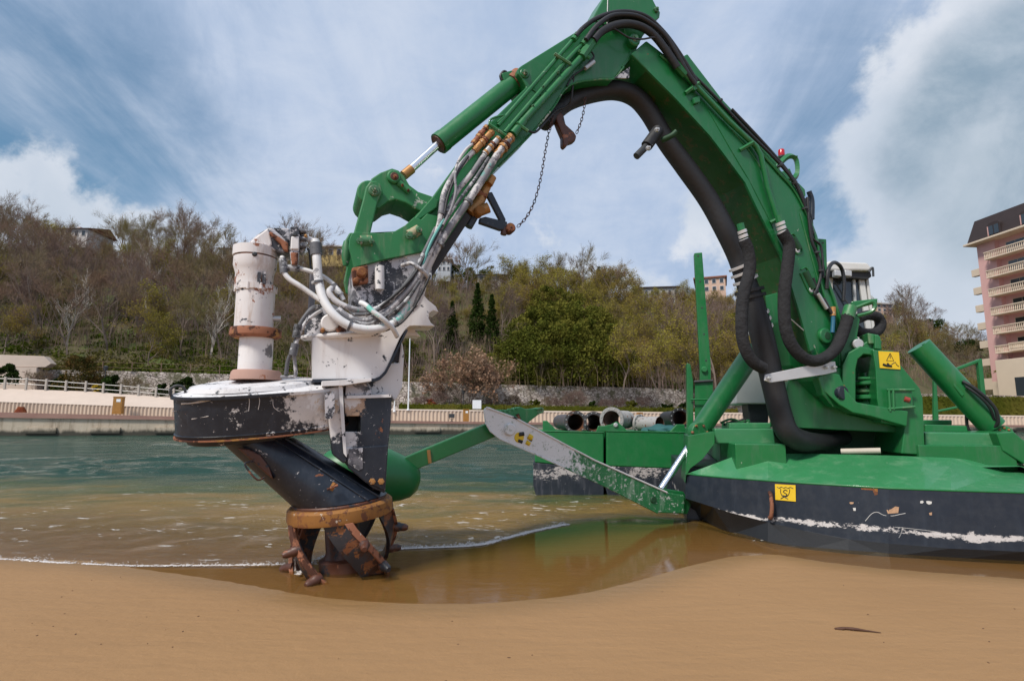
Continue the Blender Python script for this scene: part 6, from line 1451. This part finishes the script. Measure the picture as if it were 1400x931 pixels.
for k in range(5): Tb('deck_hose', [(985 + k * 4, 578 + k % 2 * 3), (1000 + k * 6, 573 + k % 3 * 2), (1016, 578 + k)], 1.6, m_black if k % 2 else m_green, dr, HT, v=-.9)
# side floats with the panel joints between them
m_float = paint('float_paint', GREEN, .42, .15, chips=[((.4, .42, .36), 9, .74)], dirt=(.03, .12, .05), dirt_amt=.5)
m_fnavy = paint('float_bottom_paint', NAVY, .5, .3, chips=[((.46, .42, .40), 14, .70)], band=(.10, .62, (.42, .38, .37)), dirt=(.12, .12, .14), dirt_amt=.6)
FLp = Pl((.9, 10.6, 0), (.974, -.05, 0))
for (x0, x1) in ((731, 825.5), (829, 936)):
    f_ = Pz('side_float', [(x0, 589), (x1, 591), (x1, 641), (x0, 632 if x0 < 800 else 637)], .0, 2.4, m_float, pl=FLp, bevel=.02)
    Pz('float_bottom', [(x0 - 2, 632.2 if x0 < 800 else 637.2), (x1, 641.2), (x1, 684), (x0 + 2, 678), (x0 - 2, 664)], .0, 2.4, m_fnavy, f_, FLp)
    Tb('float_rim', [(x0, 589), (x1, 591)], 1.0, m_green, f_, FLp, v=.0, straight=True, seg=6)
for pts in ([(742, 575), (748, 575), (763, 590), (742, 590)], [(818, 582), (826, 582), (836, 580), (843, 576), (851, 582), (860, 591), (815, 590)], [(925, 580), (936, 580), (938, 592), (915, 591)]):
    Pz('float_lug', pts, -.05, .06, m_green, pl=FLp)
Disc('lug_pin', 842, 581, 3, -.06, -.02, m_steel, pl=FLp)
# --- left stabiliser
Ph, Pt = atY(935, 685, 7.7), atY(665, 565, 6.8); SPn = Pl(Ph, Vector((Ph.x - Pt.x, Ph.y - Pt.y, 0)))
m_stab = paint('stabiliser_paint', (.015, .15, .045), .45, .2, chips=[((.45, .47, .42), 13, .60), ((.55, .55, .52), 28, .62)], dirt=(.3, .38, .3), dirt_amt=.7,
               spots=[(SPn.p(660, 560, 0), 1.05, (.72, .71, .70), 1.0), (SPn.p(715, 592, 0), .85, (.72, .71, .70), 1.0)])
leg = Pz('stabiliser_leg', [(662, 561), (664, 557.5), (669, 556.5), (704, 571), (813, 629), (912, 673), (936, 677), (936, 702), (899, 701), (826, 664), (730, 620), (684, 600), (670, 589), (664, 578)], .16, .05, m_stab, pl=SPn)
Pz('far_cheek', [(662, 561), (664, 557.5), (669, 556.5), (704, 571), (813, 629), (912, 673), (936, 677), (936, 702), (899, 701), (826, 664), (730, 620), (684, 600), (670, 589), (664, 578)], -.13, .05, m_stab, leg, SPn)
Pz('leg_floor', [(690, 600), (730, 618), (826, 662), (899, 699), (930, 700), (930, 696), (899, 695), (826, 658), (730, 614)], .11, .24, m_green, leg, SPn)
Tb('cheek_edge', [(665, 557), (704, 571), (813, 629), (912, 673)], 1.3, m_wpaint, leg, SPn, v=.165, straight=True, seg=6); Tb('cheek_edge', [(665, 557), (704, 571), (813, 629), (912, 673)], 1.3, m_wpaint, leg, SPn, v=-.13, straight=True, seg=6); Tb('cheek_edge', [(664, 578), (670, 589), (684, 600), (730, 620), (826, 664), (899, 701)], 1.2, m_stab, leg, SPn, v=.165, straight=True, seg=6)
Disc('knee_pin', 698, 587, 8.2, .1, .20, m_stab, leg, SPn); Disc('hinge_pin', 894, 683, 5, .1, .175, m_gdark, leg, SPn)
em = Disc('emblem_ring', 710, 598, 7, .155, .168, m_yel, leg, SPn); 
for (x0, y0, x1, y1, r, mm) in ((709, 594, 716, 593, 3, m_ink), (708, 602, 714, 604, 2.5, m_ink), (722, 596, 727, 599, 4, m_yel), (719, 604, 724, 607, 3, m_yel), (724, 600, 727, 602, 2, m_ink)): Tb('emblem_mark', [(x0, y0), (x1, y1)], r, mm, leg, SPn, v=.158, straight=True, seg=8)
lug = Pz('hinge_block', [(905, 668), (935, 672), (945, 690), (940, 703), (900, 700)], .11, .22, m_green, leg, SPn)
rod = Tb('stabiliser_rod', [(904, 668, .0), (953, 594, .0)], 5, m_chrome, dr, SPn, straight=True, sm=40, seg=16)
sc_ = Tb('stabiliser_cylinder', [(958, 586, -.05), (1030, 480, -.2)], [14, 16], m_green, dr, SPn, straight=True, sm=40, seg=24)
Disc('cylinder_trunnion', 958, 591, 14, -.02, .08, m_gworn, sc_, SPn)
for k in range(6): q = k * math.pi / 3; Disc('trunnion_bolt', 958 + 10 * math.cos(q), 591 + 10 * math.sin(q), 2, .07, .10, m_rust, sc_, SPn, seg=6)
# folded lower leg with its foot float and claw
lo_ = Pz('lower_leg', [(543.5, 636), (553, 626), (582, 613.5), (661, 581), (700, 565), (712, 572), (708, 590), (677, 597), (629, 617), (564, 644), (552, 646)], .06, .12, m_green, pl=SPn, bevel=.01)
Tb('repair_patch', [(586, 615), (587, 625), (588, 633)], 2.6, m_brass, lo_, SPn, v=.065, seg=6)
Pz('claw', [(674, 562), (697, 561), (711, 556), (719, 559), (733, 558), (741, 556.5), (743, 560), (740, 564), (727, 574), (720, 580), (712, 579), (690, 572)], .04, .2, m_gworn, lo_, SPn); Tb('claw_hook', [(733, 560), (741, 558), (742, 563), (736, 565)], 1.2, m_gworn, lo_, SPn, v=.06)
Tb('claw_rust', [(707, 566), (710, 574)], 2.6, m_rust, lo_, SPn, v=.045, straight=True)
for k in range(6): Disc('claw_tooth', 676 + k * 6, 561.5 - (k > 3) * (k - 3) * 1.5, 2, -.1, .05, m_gworn, lo_, SPn, seg=6)
fc = SPn.p(507, 648, -.05); bm = B(); mp = SPn.mpp(507, 648)
prof = [(-72, 0.5), (-70, 12), (-62, 22), (-40, 33), (-10, 39), (20, 37), (45, 30), (58, 24), (66, 15), (69, 4)]
add_lathe(bm, fc, SPn.e * .985 + Vector((0, 0, -.17)), [(h * mp, r * mp) for h, r in prof], 28); obj('foot_float', bm, m_gdeck if False else m_float, lo_, 0, 60)
# --- right stabiliser cylinder and frame
RP = Pl((5.6, 7.3, 0), (.974, -.225, 0))
rc = Tb('stabiliser_cylinder', [(1256, 473), (1357, 583)], [15.5, 15.5], m_green, dr, RP, v=0, straight=True, sm=40, seg=24)
Tb('cylinder_rib', [(1262, 470), (1352, 568)], 2, m_green, rc, RP, v=.12, straight=True); Disc('cylinder_trunnion', 1374, 594, 12, -.02, .1, m_gworn, rc, RP)
for k in range(8): q = k * math.pi / 4; Disc('trunnion_bolt', 1374 + 9 * math.cos(q), 594 + 9 * math.sin(q), 1.6, .09, .12, m_rust, rc, RP, seg=6)
Pz('cylinder_bracket', [(1300, 512), (1318, 520), (1324, 534), (1316, 543), (1304, 528)], .14, .06, m_green, rc, RP)
Tb('cylinder_hose', [(1316, 521, .16), (1328, 528, .2), (1346, 542, .22), (1361, 560, .2), (1364, 578, .16), (1356, 586, .1)], 2.4, m_black, rc, RP); Tb('cylinder_hose', [(1320, 528, .18), (1337, 540, .22), (1353, 557, .2), (1359, 574, .14)], 1.8, m_black, rc, RP)
Tb('stabiliser_rod', [(1376, 606, .05), (1412, 652, .05)], 5, m_chrome, dr, RP, straight=True, sm=40, seg=16)
FR = Pl((6.6, 9.2, 0), (.974, -.225, 0))
fr_ = Pz('rail_post', [(1337, 491), (1343, 490), (1352, 574), (1345, 574)], .0, .09, m_green, pl=FR)
Pz('rail_post', [(1277, 519), (1281, 519), (1284, 575), (1277, 575)], .0, .07, m_green, pl=FR); Pz('top_rail', [(1296, 507), (1338, 491), (1340, 495), (1298, 511)], .0, .05, m_green, pl=FR); Pz('mid_rail', [(1281, 561), (1310, 555), (1311, 558), (1282, 564)], .0, .05, m_green, pl=FR)
Tb('deck_pipe', [(1321, 566), (1323, 585), (1330, 592)], 2, m_black, dr, RP, v=-.1)

# ------------------------------------------------------------------ pipes lying on the float deck
m_pipe = paint('pipe_steel', (.060, .055, .060), .55, .3, chips=[(RUST, 5, .60), ((.3, .28, .28), 12, .70)])
m_pipel = paint('pipe_light', (.30, .29, .28), .5, .3, chips=[(RUST, 6, .60), ((.08, .07, .07), 8, .60)])
m_bore = paint('rusty_bore', (.13, .045, .018), .9, .4)
def flpipe(px, py, r, Yv, dirv, L, label, m_, grp=None, corr=False):
    c0 = atY(px, py, Yv); mp = (c0 - CAM).dot(fw) / F; R_ = r * mp; dv = Vector(dirv).normalized()
    t_ = thing('pipe_section', label, 'pipe', (c0.x, c0.y, c0.z - R_), 0, grp)
    x_, y_, z_ = basis(dv)
    def ring(prof, nm, mm, seg=28):
        bm = B(); rs = [[bm.verts.new(c0 + dv * h + (x_ * math.cos(q) + y_ * math.sin(q)) * rr) for q in [2 * math.pi * k / seg for k in range(seg)]] for h, rr in prof]
        for i in range(len(rs) - 1):
            for j in range(seg): bm.faces.new((rs[i][j], rs[i][(j + 1) % seg], rs[i + 1][(j + 1) % seg], rs[i + 1][j]))
        return obj(nm, bm, mm, t_, 0, 35)
    ring([(.0, R_ * .72), (.0, R_), (.045, R_), (.045, R_ * .76)], 'flange', m_)
    ring([(.045, R_ * .76), (L, R_ * .76)] if not corr else [(.045 + k * .03, R_ * (.76 if k % 2 else .70)) for k in range(int(L / .03))], 'barrel', m_)
    ring([(L, R_ * .70), (.0, R_ * .72)], 'bore', m_bore)
    for k in range(12):
        q = 2 * math.pi * (k + .5) / 12; c1 = c0 + (x_ * math.cos(q) + y_ * math.sin(q)) * R_ * .87 - dv * .012; bm = B()
        add_lathe(bm, c1, dv, [(0, .012), (.07, .012)], 6); obj('flange_bolt', bm, m_steel, t_)
    return t_
flpipe(787, 577, 15.5, 10.9, (-.05, 1, 0), 2.2, 'leftmost flanged rusty pipe on the green float deck', m_pipe)
flpipe(812, 577, 14.5, 11.1, (.02, 1, 0), 2.2, 'second flanged pipe from the left, half hidden behind the larger one', m_pipe)
flpipe(836, 573.5, 17, 10.75, (.55, 1, 0), .9, 'largest open pipe with a pale bolted flange and rusty bore on the float', m_pipel, corr=True)
flpipe(873, 579.5, 13, 11.3, (.75, -.9, 0), .5, 'short flanged pipe lying skewed right of the open pipe', m_pipel)
flpipe(930, 571.5, 14, 10.9, (.1, 1, 0), 1.6, 'dark wide mouthed pipe beside the green ladder post', m_black)
t_ = thing('tarpaulin_heap', 'small crumpled teal cloth lying on the float between pipes and ladder post', 'cloth', atY(905, 590, 10.8))
bm = B(); bmesh.ops.create_icosphere(bm, subdivisions=4, radius=1)
for v_ in bm.verts:
    p = v_.co * (1 + .35 * mnoise.noise(v_.co * 2.3)); v_.co = Vector((p.x * .36, p.y * .2, max(0, p.z) * .13)) + atY(905, 590.5, 10.8)
obj('cloth', bm, simple('teal_cloth', (.02, .10, .10), .8, .4), t_, 0, 50)
# twig of driftwood on the sand
p0, p1 = onz(1141, 853, .09), onz(1204, 859, .09); g0 = lambda p, h=.004: Vector((p.x, p.y, float(sand_z(np.array([p.x]), np.array([p.y]))[0]) + h))
p0, p1 = g0(onz(1141, 853, .07)), g0(onz(1204, 859, .07)); m_drift = simple('wet_driftwood', (.075, .03, .014), .7, .4, 30)
t_ = thing('driftwood_twig', 'thin dark brown twig lying alone on the sand at the lower right', 'twig', p0)
bm = B(); add_tube(bm, [p0, p0.lerp(p1, .2) + Vector((0, .012, .004)), p0.lerp(p1, .42) + Vector((0, .006, .006)), p0.lerp(p1, .7) + Vector((0, .004, .003)), p1], [.006, .008, .0095, .005, .002], 7, 4); obj('stem', bm, m_drift, t_, 0, 60)
q_ = p0.lerp(p1, .05); bm = B(); add_tube(bm, [q_, q_ + Vector((.03, -.012, .004)), q_ + Vector((.045, -.008, .004))], [.005, .006, .002], 6, 3); obj('side_shoot', bm, m_drift, t_, 0, 60)
# scattered specks on the sand
random.seed(9); bm = B()
for k in range(110):
    x = random.uniform(-3.5, 4.5); y_ = random.uniform(2.2, 5.0)
    if float(shore_dist(np.array([x]), np.array([y_]))[0]) < .25: continue
    p = g0(Vector((x, y_, 0)), .001); r = random.uniform(.0015, .005)
    bmesh.ops.create_icosphere(bm, subdivisions=1, radius=1, matrix=Matrix.Translation(p) @ Matrix.Rotation(random.random() * 3, 4, 'Z') @ Matrix.Diagonal((r * random.uniform(1, 2.5), r, r * .6, 1)))
o = obj('sand_debris', bm, m_drift); tag(o, kind='stuff')
